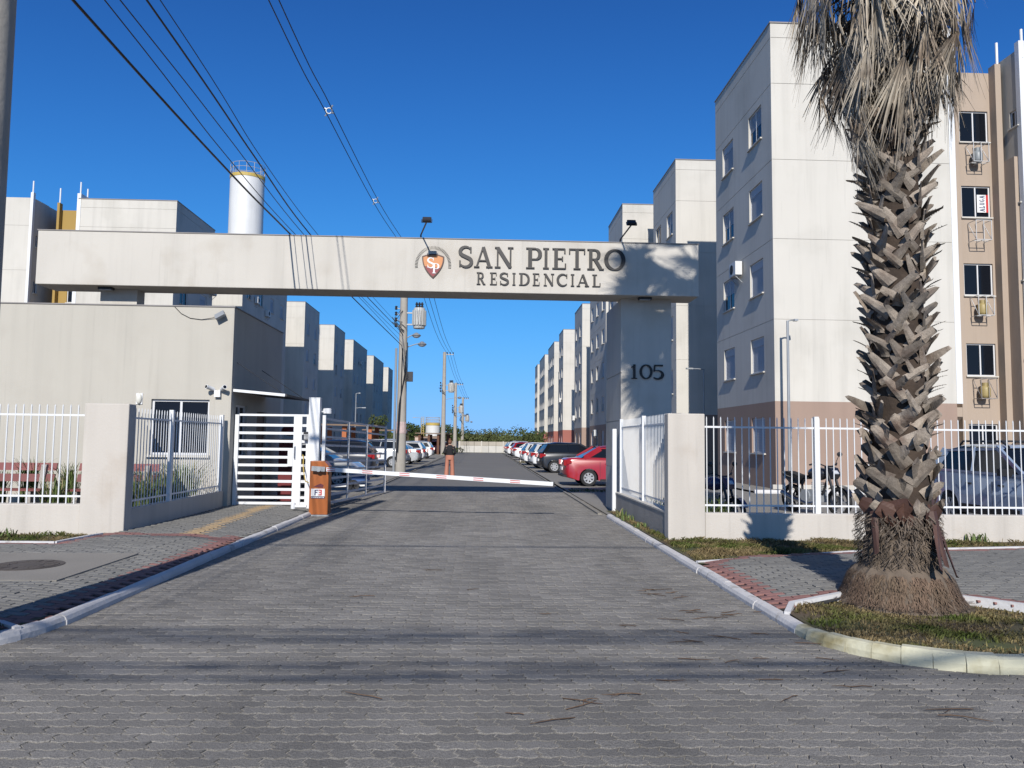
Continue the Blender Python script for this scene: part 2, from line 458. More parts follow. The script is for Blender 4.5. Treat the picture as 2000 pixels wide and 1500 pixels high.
struct(B, 'verge', soil_m)
def zside(x):
    d = (x - 2.87) if x > 0 else (-3.71 - x)
    return .080 + .070 * min(1., max(0., d / .75))
def rect(hw, hh): return [(-hw / 2, -hh / 2), (hw / 2, -hh / 2), (hw / 2, hh / 2), (-hw / 2, hh / 2)]
SQ = rect(.2, .1); SQv = rect(.1, .2)
def sidewalk(name, poly, x0, x1, y0, y1, redlines, hole, tact, nsing=300):
    root = thing(name, 'x', 'x', (0, 0, 0)); del root['label'], root['category']; root['kind'] = 'structure'
    cells = []
    # basket of paired stretchers: running bond along x
    jj = 0; y = y0
    while y < y1:
        x = x0 + (jj % 2) * .1
        while x < x1:
            if inpoly(x, y, poly) and not (hole and hole[0] < x < hole[1] and hole[2] < y < hole[3]): cells.append((y, x))
            x += .2
        y += .1; jj += 1
    meshes = {}
    for mat in (side_m, redpv_m, tact_m):
        q = MB(); put_paver(q, 0, 0, 0, 0, 0, gap=.011, hw=.2, hh=.1, poly=SQ, skirt=.02); meshes[mat.name] = q.mesh('paver', mat)
    inv = [c for c in cells if abs(c[1] - .039 * c[0]) < .68 * c[0]]
    sing = set(sorted(inv, key=lambda c: c[0] + abs(c[1]) * .3)[:nsing])
    rests = {m.name: MB() for m in (side_m, redpv_m, tact_m)}
    for c in cells:
        y, x = c
        m = side_m
        if any(seg_dist(x, y, l) < d for l, d in redlines): m = redpv_m
        if tact and abs(x - (tact[0] + (tact[1] - tact[0]) * (y - 12.2) / 5.2)) < .13 and 12.3 < y: m = tact_m
        dz = ru(-.002, .002)
        zb_ = zside(x); dz += zb_ - .15; sl = (zside(x + .01) - zside(x - .01)) / .02
        if c in sing: inst(meshes[m.name], 'paver', root, (x, y, .15 + dz), (ru(-.02, .02), ru(-.015, .015) - sl, 0))
        else: put_paver(rests[m.name], x, y, dz, ru(-.015, .015) + sl, ru(-.02, .02), gap=.009, hw=.2, hh=.1, base=.15, poly=SQ, skirt=.075)
    for k, q in rests.items():
        if q.f: q.build('paver', MATS[k], root, kind='stuff')
sidewalk('sidewalk', RSIDE, 2.965, 14, 6.3, 12.0, [(RFAR, .16), (RNEAR, .2), ([(2.9, 7.1), (2.9, 10.3)], .22)], None, None, 260)
sidewalk('sidewalk', LSIDE, -13.01, -3.72, 6.55, 17.5, [(LFAR[:3], .16), (LNEAR, .2), ([(-3.75, 6.5), (-3.75, 12.3)], .22), ([(-5.7, 12.25), (-3.7, 12.05)], .14)], (-7.4, -4.42, 8.3, 10.1), (-4.48, -4.74), 260)
def edging(path, w=.055, z=.158):
    mb = MB()
    for (ax, ay), (bx, by) in zip(path, path[1:]): mb.beam((ax, ay, zside(ax) - .03), (bx, by, zside(bx) - .03), w, .1)
    mb.build('edging_strip', edge_m, None, kind='structure')
edging(RFAR); edging(RNEAR); edging(LFAR[:3]); edging(LNEAR)
# concrete slab with the manhole cover
B = MB(); B.box(-7.46, -4.37, 8.25, 10.15, .1, .156); struct(B, 'concrete_slab', slab_m)
t = thing('manhole_cover', 'round dark iron manhole cover set in a concrete slab of the sidewalk', 'manhole cover', (-5.2, 9.18, .156))
B = MB(); B.lathe([(.38, -.01), (.38, .006), (.355, .010), (.335, .006), (.33, .004)], (-5.2, 9.18, .156), 28); B.build('rim', iron_m, t, True)
B = MB(); B.lathe([(.325, 0), (.325, .009), (.20, .009), (.195, .005), (.17, .005), (.165, .009), (.03, .009)], (-5.2, 9.18, .156), 28)
for k in range(12):
    a = k * PI / 6; B.beam((-5.2 + .2 * math.cos(a), 9.18 + .2 * math.sin(a), .167), (-5.2 + .31 * math.cos(a), 9.18 + .31 * math.sin(a), .167), .022, .006)
B.build('lid', iron_m, t)

# ---- grass
def grass(polys, n, hmin, hmax, base=.086, avoid=None):
    mb = MB()
    for poly in polys:
        xs = [p[0] for p in poly]; ys = [p[1] for p in poly]
        k = 0
        area = (max(xs) - min(xs)) * (max(ys) - min(ys))
        for _ in range(int(n * area)):
            x, y = ru(min(xs), max(xs)), ru(min(ys), max(ys))
            if not inpoly(x, y, poly) or (avoid and avoid(x, y)): continue
            if math.sin(x * 2.7 + 1.3 * math.sin(y * 3.1)) * math.sin(y * 4.3 + x) > ru(.35, .95): continue
            a = ru(0, 2 * PI); h = ru(hmin, hmax) * (.7 + .6 * math.sin(x * 3.1 + y * 2.3) ** 2); w = ru(.004, .008)
            ln = ru(.3, 1.2) * h
            dx, dy = math.cos(a), math.sin(a)
            p0 = mb.P((x - dy * w, y + dx * w, base)); p1 = mb.P((x + dy * w, y - dx * w, base))
            p2 = mb.P((x + dx * ln * .4 - dy * w * .7, y + dy * ln * .4 + dx * w * .7, base + h * .65)); p3 = mb.P((x + dx * ln, y + dy * ln, base + h * ru(.75, 1)))
            mb.F((p0, p1, p2)); mb.F((p1, p3, p2))
    return mb
ISL = [(2.9, 6.9)] + [(4.0 - 1.11 * math.cos(R(a)), 6.75 - 1.06 * math.sin(R(a))) for a in range(5, 91, 10)] + [(12, 5.68), (12, 6.3), (8, 6.34), (6.2, 6.7), (5.15, 7.12), (4.75, 7.54), (3.68, 7.7), (3.08, 7.46), (2.9, 7.12)]
g = grass([ISL], 2400, .012, .042, avoid=lambda x, y: math.hypot(x - 4.22, y - 7.62) < .62)
g.build('lawn_grass', grass_m, None, kind='stuff')
g = grass([[(2.9, 10.2), (5.55, 10.9), (9.2, 11.54), (12, 11.8), (12, 12.42), (3.0, 12.42), (2.9, 12.4)], [(2.9, 12.4), (3.04, 12.4), (3.04, 17.3), (2.9, 17.3)]], 1500, .025, .07)
g.build('lawn_grass', grass_m, None, kind='stuff')
g = grass([[(-12, 11.15), (-5.97, 11.18), (-5.83, 12.2), (-5.95, 12.52), (-12, 12.55)], [(-12, 5.68), (-5.1, 5.66)] + [(-5.1 + 1.34 * math.cos(R(a)), 7.0 - 1.34 * math.sin(R(a))) for a in range(80, 19, -10)] + [(-3.85, 6.55), (-12, 6.68)]], 1200, .02, .07)
g.build('lawn_grass', grass_m, None, kind='stuff')

# ================================================================== APARTMENT BLOCKS
def wall_panel(mb, o, u, v, w, h, holes, inward):
    """a wall rectangle with recessed openings; holes: (u0,u1,v0,v1,depth)"""
    o, u, v, n = Vector(o), Vector(u), Vector(v), Vector(inward)
    us = sorted({0., w, *[q for hh in holes for q in hh[:2]]}); vs = sorted({0., h, *[q for hh in holes for q in hh[2:4]]})
    us = [q for q in us if -1e-6 <= q <= w + 1e-6]; vs = [q for q in vs if -1e-6 <= q <= h + 1e-6]
    pt = lambda a, b, d=0.: o + u * a + v * b + n * d
    for a0, a1 in zip(us, us[1:]):
        for b0, b1 in zip(vs, vs[1:]):
            cu, cv = (a0 + a1) / 2, (b0 + b1) / 2
            if not any(q[0] < cu < q[1] and q[2] < cv < q[3] for q in holes):
                mb.poly([pt(a0, b0), pt(a1, b0), pt(a1, b1), pt(a0, b1)])
    for a0, a1, b0, b1, d in holes:
        c = [(a0, b0), (a1, b0), (a1, b1), (a0, b1)]
        for k in range(4):
            p, q = c[k], c[(k + 1) % 4]
            mb.poly([pt(*p), pt(*q), pt(*q, d), pt(*p, d)])
        mb.poly([pt(*p, d) for p in c])
H0 = 16.7
BANDS = [3.18, 6.13, 9.08, 12.03, 14.9]
SILL = [1.3, 4.34, 7.31, 10.28, 13.25]
WM = {}
def win_mesh(kind, w, h):
    """window unit in local frame: x along the wall, y inward, z up; origin at lower left corner of the opening"""
    key = (kind, round(w, 2), round(h, 2))
    if key in WM: return WM[key]
    f = MB(); t = .05
    f.box(0, w, .06, .11, 0, t).box(0, w, .06, .11, h - t, h).box(0, t, .06, .11, t, h - t).box(w - t, w, .06, .11, t, h - t)
    if kind != 'shutter': f.box(w / 2 - .025, w / 2 + .025, .055, .10, t, h - t)
    fm = f.mesh('window', wframe_m)
    p = MB()
    if kind == 'shutter':
        hh = h - .22; z = t
        while z < h - t - .01:
            p.poly([(t, .075, z), (w - t, .075, z), (w - t, .083, z + .055), (t, .083, z + .055)]); z += .06
        p.box(t, w - t, .062, .078, h - .32, h - t)
    elif kind == 'half':
        z = h * .5
        while z < h - t - .01:
            p.poly([(t, .075, z), (w - t, .075, z), (w - t, .083, z + .055), (t, .083, z + .055)]); z += .06
    pm_ = p.mesh('shutter', shut_m) if p.f else None
    q = MB(); q.box(t, w - t, .085, .095, t, h - t); qm = q.mesh('pane', glass_m)
    s = MB(); s.box(-.05, w + .05, -.075, .06, -.05, 0); sm = s.mesh('sill', wall_c)
    WM[key] = (fm, pm_, qm, sm)
    return WM[key]
def put_window(par, kind, w, h, loc, rz, sill=True):
    fm, pm_, qm, sm = win_mesh(kind, w, h)
    o0 = WL.get(par.name, (0, 0, 0))
    o = inst(fm, 'window', par, (loc[0] - o0[0], loc[1] - o0[1], loc[2] - o0[2]), (0, 0, rz))
    if pm_ is not None: inst(pm_, 'shutter', o)
    if kind != 'shutter': inst(qm, 'pane', o)
    if sill: inst(sm, 'sill', o)
    return o
def wing(par, x0, x1, y0, y1, side, base_mat, cols=(), kinds=None, wy=1.3, wh=1.32, sill=True, H=H0, body=None, front_holes=()):
    """one wing of a block: fronts at y0, long face with windows at x0 (side=-1) or x1 (side=+1)"""
    body = body or wall_c
    grooves = BANDS[1:] + [H - .55]
    wl = MB(); bl = MB()
    L = y1 - y0; Wd = x1 - x0
    zb = BANDS[0]
    fl = lambda z0, z1, w: [(0, w, z - z0 - .012, z - z0 + .012, .015) for z in grooves if z0 < z < z1]
    def face(o, u, w, inward, holes):
        lo = [q for q in holes if q[2] < zb]; hi = [(q[0], q[1], q[2] - zb, q[3] - zb, q[4]) for q in holes if q[2] > zb]
        wall_panel(wl, (o[0], o[1], zb), u, (0, 0, 1), w, H - zb, hi + fl(zb, H, w), inward)
        wall_panel(bl, (o[0], o[1], 0), u, (0, 0, 1), w, zb, lo, inward)
    xs = x0 if side < 0 else x1
    holes = []
    for c in cols:
        for z in SILL: holes.append((c - wy / 2 - y0, c + wy / 2 - y0, z, z + wh, .14))
    face((xs, y0, 0), (0, 1, 0), L, (1, 0, 0) if side < 0 else (-1, 0, 0), holes)
    xo = x1 if side < 0 else x0
    face((xo, y0, 0), (0, 1, 0), L, (-1, 0, 0) if side < 0 else (1, 0, 0), [])
    face((x0, y0, 0), (1, 0, 0), Wd, (0, 1, 0), list(front_holes))
    face((x0, y1, 0), (1, 0, 0), Wd, (0, -1, 0), [])
    wl.poly([(x0, y0, H - .3), (x1, y0, H - .3), (x1, y1, H - .3), (x0, y1, H - .3)])
    wl.build('wall', body, par); bl.build('base_wall', base_mat, par)
    cp = MB()
    for a, b in (((x0 - .03, x1 + .03), (y0 - .03, y0 + .16)), ((x0 - .03, x1 + .03), (y1 - .16, y1 + .03))): cp.box(*a, *b, H + .002, H + .05)
    for a in ((x0 - .03, x0 + .16), (x1 - .16, x1 + .03)): cp.box(*a, y0 + .16, y1 - .16, H + .002, H + .05)
    cp.build('parapet_cap', cap_c, par)
    for c in cols:
        for i, z in enumerate(SILL):
            k = random.choice(['shutter', 'shutter', 'shutter', 'half', 'pane']) if kinds is None else kinds
            if side < 0: put_window(par, k, wy, wh, (xs, c + wy / 2, z), -PI / 2, sill)
            else: put_window(par, k, wy, wh, (xs, c - wy / 2, z), PI / 2, sill)
def ac_unit(par, loc, rz):
    o0 = WL.get(par.name, (0, 0, 0))
    b = MB(); b.box(-.38, .38, -.33, -.05, 0, .55)
    o = inst(b.mesh('air_conditioner', ac_m), 'air_conditioner', par, (loc[0] - o0[0], loc[1] - o0[1], loc[2] - o0[2]), (0, 0, rz))
    g = MB(); g.T = Matrix.Translation((-.08, -.332, .275)) @ Matrix.Rotation(PI / 2, 4, 'X')
    for r in (.20, .14, .08): g.lathe([(r, 0), (r, .012), (r - .025, .012), (r - .025, 0)], (0, 0, 0), 16)
    inst(g.mesh('fan_grille', dark_m), 'fan_grille', o)
    h = MB(); h.beam((0, -.03, -.03), (0, -.33, -.03), .03); h.beam((0, -.02, -.3), (0, -.30, -.04), .025); hm = h.mesh('bracket', galv_m)
    for s_ in (-.3, .3): inst(hm, 'bracket', o, (s_, 0, 0))
# --- the near block on the right
bl1 = thing('apartment_block', 'tall cream apartment block with tan base and beige bay with gas cages, behind the palm', 'apartment block', (10.45, 27, 0))
wing(bl1, 10.45, 17.1, 27.0, 33.7, -1, tan_c, (28.7, 32.0), None, 1.4, 1.32, H=17.2)
ac_unit(bl1, (10.45, 30.55, 8.45), -PI / 2)
# recessed beige bay
rb = MB()
wz = [4.33, 7.44, 10.5, 13.5]
hol = [(.98, 2.13, z, z + 1.25, .14) for z in [1.25] + wz]
wall_panel(rb, (17.5, 28.5, 0), (1, 0, 0), (0, 0, 1), 2.55, H0 - .4, hol, (0, 1, 0))
rb.box(17.1, 17.5, 28.9, 29.2, 0, H0 - .4)
rb.build('bay_wall', beige_c, bl1)
b = MB(); b.box(17.1, 17.32, 26.985, 28.7, BANDS[0], 17.22); b.build('corner_pilaster', white_m, bl1)
b = MB(); b.box(18.02, 18.2, 28.12, 28.5, 0, H0 - .2); b.build('pilaster', beige_c, bl1)
b = MB(); b.box(19.72, 19.95, 28.12, 28.5, 0, H0 - .2); b.build('pilaster', beige_c, bl1)
b = MB(); b.box(19.95, 20.1, 27.55, 28.3, 0, 12.6); b.build('pilaster', beige_c, bl1)
for z in (12.2, 9.15, 6.1, 3.1):
    b = MB(); b.prism([(17.55, 28.5, z), (17.55, 28.05, z), (17.55, 28.05, z - .35), (17.55, 28.5, z - .7)], (.42, 0, 0)); b.build('corbel', beige_c, bl1)
put_window(bl1, 'pane', 1.15, 1.25, (18.48, 28.5, 1.25), 0)
for z in wz: put_window(bl1, 'pane', 1.15, 1.25, (18.48, 28.5, z), 0)
# right hand wing of the same block
b = MB()
hol = [(.15, .62, z + .55, z + 1.2, .12) for z in SILL]
wall_panel(b, (20.1, 27.3, 0), (0, 1, 0), (0, 0, 1), 1.6, H0, hol, (1, 0, 0))
wall_panel(b, (20.1, 27.3, 0), (1, 0, 0), (0, 0, 1), 7, H0, [(0, 7, z - .012, z + .012, .015) for z in BANDS], (0, 1, 0))
b.poly([(20.1, 27.3, H0 - .2), (27.1, 27.3, H0 - .2), (27.1, 34, H0 - .2), (20.1, 34, H0 - .2)])
b.box(20.12, 27.1, 28.9, 34, 0, H0 - .25)
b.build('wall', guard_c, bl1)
for z in SILL: put_window(bl1, 'pane', .47, .65, (20.1, 27.92, z + .55), -PI / 2)
for x, y in ((20.1, 27.28), (19.84, 28.3), (18.1, 28.3)):
    b = MB(); b.tube([(x + .12, y + .02, H0 - .35 if x > 20 else H0 - .5), (x + .12, y + .02, H0 + .75)], .05, 8); b.build('vent_pipe', white_m, bl1)
b = MB(); b.box(20.08, 20.3, 27.27, 27.5, 0, H0 + .3); b.build('corner_pilaster', white_m, bl1)
b = MB(); b.poly([(10.3, 25.6, .06), (34, 25.6, .06), (34, 27.3, .06), (10.3, 27.3, .06)]); b.poly([(9.2, 25.6, .06), (10.44, 25.6, .06), (10.44, 33.7, .06), (9.2, 33.7, .06)])
struct(b, 'footpath', slab_m)
kerb('white_kerb', [(9.15, 25.5), (34, 25.5)], 1, .12, .12, lambda a: kerb_m, 2.)
b = MB(); b.box(10.3, 17.3, 26.9, 26.995, .06, .22); b.build('skirting', portal_c, bl1)
# gas cages and the things kept in them
def cage(z, mat, x=18.68):
    c = MB(); x1 = x + .6; y0, y1 = 27.98, 28.46
    for xx in (x, x + .3, x1):
        c.beam((xx, y0, z), (xx, y0, z + .75), .02); c.beam((xx, y0, z), (xx, y1, z), .02); c.beam((xx, y0, z + .75), (xx, y1, z + .75), .02)
    for zz in (z, z + .75): c.beam((x, y0, zz), (x1, y0, zz), .02)
    for xx in (x, x1): c.beam((xx, y1, z + .75), (xx, y0, z), .018)
    c.beam((x, y0 + .2, z), (x1, y0 + .2, z), .02)
    c.build('cage', mat, bl1)
for z, m in ((12.55, cagew_m), (9.5, cagew_m), (6.6, cagew_m), (3.45, cage_m)): cage(z, m)
def gas(z, mat, label, group=None):
    t = thing('gas_cylinder', label, 'gas cylinder', (18.98, 28.22, z + .012), 0, group)
    b = MB(); b.lathe([(.12, 0), (.17, .04), (.185, .1), (.185, .34), (.16, .42), (.09, .47), (.03, .48), (.03, .52)], (18.98, 28.22, z + .012), 14); b.build('body', mat, t, True)
    b = MB(); b.lathe([(.11, .44), (.11, .58), (.095, .58), (.095, .44)], (18.98, 28.22, z + .012), 12, cap=False); b.build('collar', mat, t)
gas(12.56, gas_b, 'grey gas cylinder in the topmost cage of the beige bay')
gas(6.61, gas_y, 'yellow gas cylinder in the cage under the second window from the ground up')
gas(3.46, gas_y, 'yellow gas cylinder in the lowest gas cage of the beige bay')
# "ALUGA" notice in a window
t = thing('rental_notice', 'white and red paper notice reading ALUGA behind an upper window of the beige bay', 'notice', (19.33, 28.52, 10.72))
b = MB(); b.box(19.12, 19.56, 28.545, 28.552, 10.72, 11.42); b.build('sheet', lwhite, t)
b = MB(); b.box(19.48, 19.562, 28.54, 28.5445, 10.72, 11.42); b.build('red_band', lred, t)

def stroke(mb, pts, w, y, th, squash=1.):
    """a ribbon of the given widths along 2d points, extruded: x right, z up, its front at y"""
    P2 = [Vector((p[0], p[1])) for p in pts]; ws = w if isinstance(w, (list, tuple)) else [w] * len(P2)
    Lf, Rt = [], []
    for i, p in enumerate(P2):
        d = (P2[min(i + 1, len(P2) - 1)] - P2[max(i - 1, 0)]).normalized(); n = Vector((-d.y, d.x))
        Lf.append(p + n * ws[i] / 2); Rt.append(p - n * ws[i] / 2)
    for i in range(len(P2) - 1):
        q = [Lf[i], Rt[i], Rt[i + 1], Lf[i + 1]]
        mb.prism([(a.x, y, a.y) for a in q], (0, th, 0))
def glyph(ch):
    """serif letters on a unit box (cap height 1); returns width and strokes (points, widths)"""
    T, t, s = .165, .075, .06
    arc = lambda cx, cz, rx, rz, a0, a1, n=12: [(cx + rx * math.cos(R(a0 + (a1 - a0) * k / n)), cz + rz * math.sin(R(a0 + (a1 - a0) * k / n))) for k in range(n + 1)]
    def bar(x0, x1, z): return ([(x0, z), (x1, z)], s)
    if ch == 'I': return .34, [([(.17, 0), (.17, 1)], T), bar(0, .34, .03), bar(0, .34, .97)]
    if ch == 'N': return .86, [([(.13, 0), (.13, 1)], t), ([(.73, 0), (.73, 1)], t), ([(.13, .97), (.72, .03)], T), bar(0, .27, .03), bar(.0, .2, .97), bar(.6, .86, .97)]
    if ch == 'A': return .9, [([(.12, 0), (.44, .98)], t), ([(.45, .98), (.78, 0)], T), ([(.24, .33), (.66, .33)], s), bar(0, .27, .03), bar(.6, .92, .03)]
    if ch == 'P': return .68, [([(.17, 0), (.17, 1)], T), bar(0, .36, .03), bar(0, .4, .97), ([(.17, .95), (.38, .95)] + arc(.40, .70, .19, .25, 85, -85) + [(.38, .45), (.17, .45)], [s, s] + [s + (T - s) * math.sin(PI * k / 12) for k in range(13)] + [s, s])]
    if ch == 'R': return .80, [([(.17, 0), (.17, 1)], T), bar(0, .36, .03), bar(0, .4, .97), ([(.17, .95), (.36, .95)] + arc(.38, .73, .19, .22, 85, -85) + [(.36, .51), (.17, .51)], [s, s] + [s + (T - s) * math.sin(PI * k / 12) for k in range(13)] + [s, s]), ([(.38, .5), (.66, .05)], T * .95), bar(.58, .82, .03)]
    if ch == 'E': return .66, [([(.17, 0), (.17, 1)], T), bar(0, .6, .03), bar(0, .58, .97), bar(.17, .46, .5), ([(.57, .97), (.57, .76)], s), ([(.60, .03), (.60, .27)], s), ([(.46, .40), (.46, .60)], s)]
    if ch == 'L': return .66, [([(.17, 0), (.17, 1)], T), bar(0, .6, .03), bar(0, .36, .97), ([(.60, .03), (.60, .30)], s)]
    if ch == 'T': return .78, [([(.39, 0), (.39, 1)], T), bar(.0, .78, .97), bar(.22, .56, .03), ([(.03, .99), (.03, .74)], s), ([(.75, .99), (.75, .74)], s)]
    if ch == 'D': return .80, [([(.17, 0), (.17, 1)], T), bar(0, .4, .03), bar(0, .4, .97), (arc(.34, .5, .36, .46, 88, -88, 16), [s + (T - s) * math.sin(PI * k / 16) for k in range(17)])]
    if ch == 'C': return .78, [(arc(.43, .5, .34, .47, 45, 318, 20), [s + (T - s) * math.sin(PI * k / 20) for k in range(21)]), ([(.69, .98), (.69, .66)], s)]
    if ch in 'O0': return .9, [(arc(.45, .5, .37, .47, 0, 360, 28), [t + (T - t) * abs(math.cos(2 * PI * k / 28)) for k in range(29)])]
    if ch == 'S':
        p = arc(.35, .74, .245, .235, 35, 200, 10) + [(.20, .58), (.36, .50), (.52, .42)] + arc(.35, .255, .255, .235, 25, -150, 10)
        w = [s + (T - s) * min(1, max(0, math.sin(PI * k / (len(p) - 1)))) for k in range(len(p))]
        return .68, [(p, w), ([(.57, .97), (.57, .70)], s), ([(.10, .03), (.10, .32)], s)]
    if ch == '1': return .5, [([(.25, 0), (.25, 1)], T), bar(.05, .45, .03), ([(.05, .78), (.25, .96)], s)]
    if ch == '5': return .7, [([(.16, .95), (.62, .95)], .10), ([(.17, .97), (.14, .52)], t), ([(.14, .54), (.22, .60)] + arc(.33, .31, .28, .29, 85, -140, 12), [s, s] + [s + (T - s) * math.sin(PI * k / 12) for k in range(13)])]
    if ch == 'F': return .6, [([(.1, 0), (.1, 1)], .2), ([(.1, .91), (.6, .91)], .18), ([(.1, .52), (.5, .52)], .17)]
    if ch == '3': return .6, [([(.02, .91), (.55, .91)], .18), ([(.1, .52), (.5, .52)], .17), ([(.02, .09), (.55, .09)], .18), ([(.5, 0), (.5, 1)], .2)]
    if ch == 'U': return .7, [([(.1, 1), (.1, .3), (.2, .1), (.35, .06), (.5, .1), (.6, .3), (.6, 1)], .17)]
    if ch == 'G': return .75, [(arc(.38, .5, .30, .44, 45, 350, 18), .17), ([(.4, .44), (.72, .44)], .15)]
def letter(ch, par, x0, x1, z0, z1, y, mat, th=.035):
    w, st = glyph(ch); mb = MB()
    lo = min(p[0] - .02 for s_, _ in st for p in s_); hi = max(p[0] + .02 for s_, _ in st for p in s_)
    fx = (x1 - x0) / (hi - lo); fz = z1 - z0
    for k, (p, ww) in enumerate(st):
        sub = MB(); stroke(sub, [((q[0] - lo) * fz, q[1] * fz) for q in p], [a * fz for a in ww] if isinstance(ww, list) else ww * fz, y - th - k * .0007, th)
        n0 = len(mb.v); r = fx / fz
        mb.v += [(x0 + a * r, b_, z0 + c) for a, b_, c in sub.v]; mb.f += [tuple(i + n0 for i in f) for f in sub.f]; mb.m += sub.m
    return mb.build('letter', mat, par)
for k, ch in enumerate('ALUGA'):                   # the notice reads upwards: turn each letter a quarter
    w, st = glyph(ch); sub = MB()
    for i, (p, ww) in enumerate(st): stroke(sub, [(q[0] * .12, q[1] * .2) for q in p], .026, -.004 - i * .0003, .003)
    mt = Matrix.Translation((19.42, 28.545, 10.76 + k * .13)) @ Matrix.Rotation(-PI / 2, 4, 'Y')
    sub.v = [tuple(mt @ Vector(v)) for v in sub.v]; sub.build('letter', lnavy, t)

# --- the other blocks on the right
def rblock(label, wings, base, cols_n, group='apartment blocks on the right of the road', acs=(), H=H0):
    par = thing('apartment_block', label, 'apartment block', (wings[0][0], wings[0][1], 0), 0, group)
    for x0, y0, y1 in wings:
        n = cols_n; cols = [y0 + (y1 - y0) * (k + .5) / n for k in range(n)]
        wing(par, x0, x0 + 9, y0, y1, -1, base, cols, None, min(1.3, (y1 - y0) / n * .55), 1.32, H=H)
    for a in acs: ac_unit(par, a, -PI / 2)
    return par
rblock('cream apartment block right behind the portal pillar, with a projecting wing', [(10.45, 40.9, 46.4), (9.0, 49, 54.5)], tan_c, 2, H=17.2)
rblock('cream apartment block with tan base and three windows per storey, beside the red car', [(10.6, 65.5, 75.3)], tan_c, 3, acs=[(10.6, 70.4, 2.2)])
rblock('cream apartment block with tan base and two windows per storey, beyond the red car', [(10.8, 82.8, 89.5)], tan_c, 2, acs=[(10.8, 88.9, 4.1)])
rblock('cream apartment block with a broad lit end wall above a brick red ground floor', [(10.8, 102.3, 108.0)], red_c, 2, acs=[(10.8, 104.5, 7.)])
rblock('cream apartment block with brick red base, second of the far red based ones', [(10.8, 115.3, 125.8)], red_c, 4)
rblock('narrow cream apartment block with brick red base, next to last on the right', [(10.8, 132.7, 144.6)], red_c, 4)
rblock('last cream apartment block on the right, beside the far trees', [(10.8, 150, 157)], red_c, 3)
# --- the blocks on the left
def lblock(label, wings, n, acs=(), x0=-33.):
    par = thing('apartment_block', label, 'apartment block', (-19.7, wings[0][0], 0), 0, 'apartment blocks on the left of the road')
    for y0, y1, nn in wings:
        cols = [y0 + (y1 - y0) * (k + .5) / nn for k in range(nn)]
        wing(par, x0, -19.7, y0, y1, 1, wall_c, cols, None, min(1.3, (y1 - y0) / nn * .55), 1.32)
    for a in acs: ac_unit(par, a, PI / 2)
    return par
bA = lblock('pale apartment block with mustard recess just behind the gate beam on the left', [(49, 56, 2), (62.9, 77, 4)], 2, [(-19.7, 66.5, 13.2), (-19.7, 69.8, 12.6), (-19.7, 55.6, 11.9)], -25.85)
b = MB()
wall_panel(b, (-27.9, 50.6, 0), (1, 0, 0), (0, 0, 1), 2.05, H0 - .3, [(.75, 1.75, z, z + 1.3, .14) for z in SILL], (0, 1, 0)); b.box(-27.9, -25.85, 50.9, 56, 0, H0 - .32)
b.build('recess_wall', mustard_c, bA)
for z in SILL: put_window(bA, 'pane', 1.0, 1.3, (-27.15, 50.6, z), 0)
b = MB(); b.box(-26.15, -25.95, 50.2, 50.6, 0, H0 + .1); b.box(-27.88, -27.72, 50.25, 50.6, 0, H0 + .1); b.build('pilaster', mustard_c, bA)
b = MB(); b.box(-25.95, -25.72, 48.97, 50.2, 0, H0 + .35); b.build('corner_pilaster', white_m, bA)
b = MB(); wall_panel(b, (-40, 49, 0), (1, 0, 0), (0, 0, 1), 11.3, H0, [(0, 11.3, z - .012, z + .012, .015) for z in BANDS], (0, 1, 0))
wall_panel(b, (-28.7, 49, 0), (0, 1, 0), (0, 0, 1), 1.8, H0, [(.5, .95, z + .4, z + 1.2, .12) for z in SILL], (-1, 0, 0)); b.box(-40, -28.72, 50.8, 56, 0, H0 - .02); b.poly([(-40, 49, H0 - .05), (-28.7, 49, H0 - .05), (-28.7, 50.8, H0 - .05), (-40, 50.8, H0 - .05)])
b.build('wall', wall_c, bA)
for z in SILL: put_window(bA, 'pane', .45, .8, (-28.7, 49.5, z + .4), PI / 2)
b = MB(); b.box(-28.85, -28.68, 48.97, 49.2, 0, H0 + .35); b.build('corner_pilaster', white_m, bA)
for x, y in ((-28.76, 49.05), (-27.8, 50.4), (-26.05, 50.4), (-25.8, 49.05)):
    b = MB(); b.tube([(x, y, H0 - .2), (x, y, H0 + 1.1)], .045, 8); b.build('vent_pipe', white_m, bA)
lblock('pale apartment block with lit upper end wall, first beyond the guardhouse on the left', [(84.9, 92.4, 2)], 2)
lblock('pale apartment block with lit upper end wall, second beyond the guardhouse on the left', [(101.9, 109.8, 2)], 2)
lblock('pale apartment block with lit upper end wall, third beyond the guardhouse on the left', [(117, 131, 4)], 4, [(-19.7, 124, 13.6)])
lblock('pale apartment block with lit upper end wall, fourth beyond the guardhouse on the left', [(139, 153, 4)], 4)
lblock('farthest pale apartment block of the left row, nearest the tall concrete pole', [(161, 169, 2)], 2)

# ================================================================== WATER TOWERS
def tower(label, x, y, r, z1, rail, bandm, n=14):
    t = thing('water_tower', label, 'water tower', (x, y, 0))
    b = MB(); b.lathe([(r, 0), (r, z1 - .35)], (x, y, 0), 40); b.build('tank', tank_m, t, True)
    b = MB(); b.lathe([(r + .04, z1 - .35), (r + .04, z1), (r - .4, z1 + .02)], (x, y, 0), 40); b.build('top_ring', bandm, t)
    b = MB()
    for k in range(n):
        a = 2 * PI * k / n; b.tube([(x + r * math.cos(a), y + r * math.sin(a), z1), (x + r * math.cos(a), y + r * math.sin(a), z1 + rail)], .022 * rail, 5)
    for zz in (.12, .55, 1.):
        b.tube([(x + r * math.cos(2 * PI * k / 32), y + r * math.sin(2 * PI * k / 32), z1 + zz * rail) for k in range(33)], .022 * rail, 5, cap=False)
    b.build('guard_rail', rail_m, t)
    return t
rail_m = M('rail_grey', (.45, .43, .38), .6, .1)
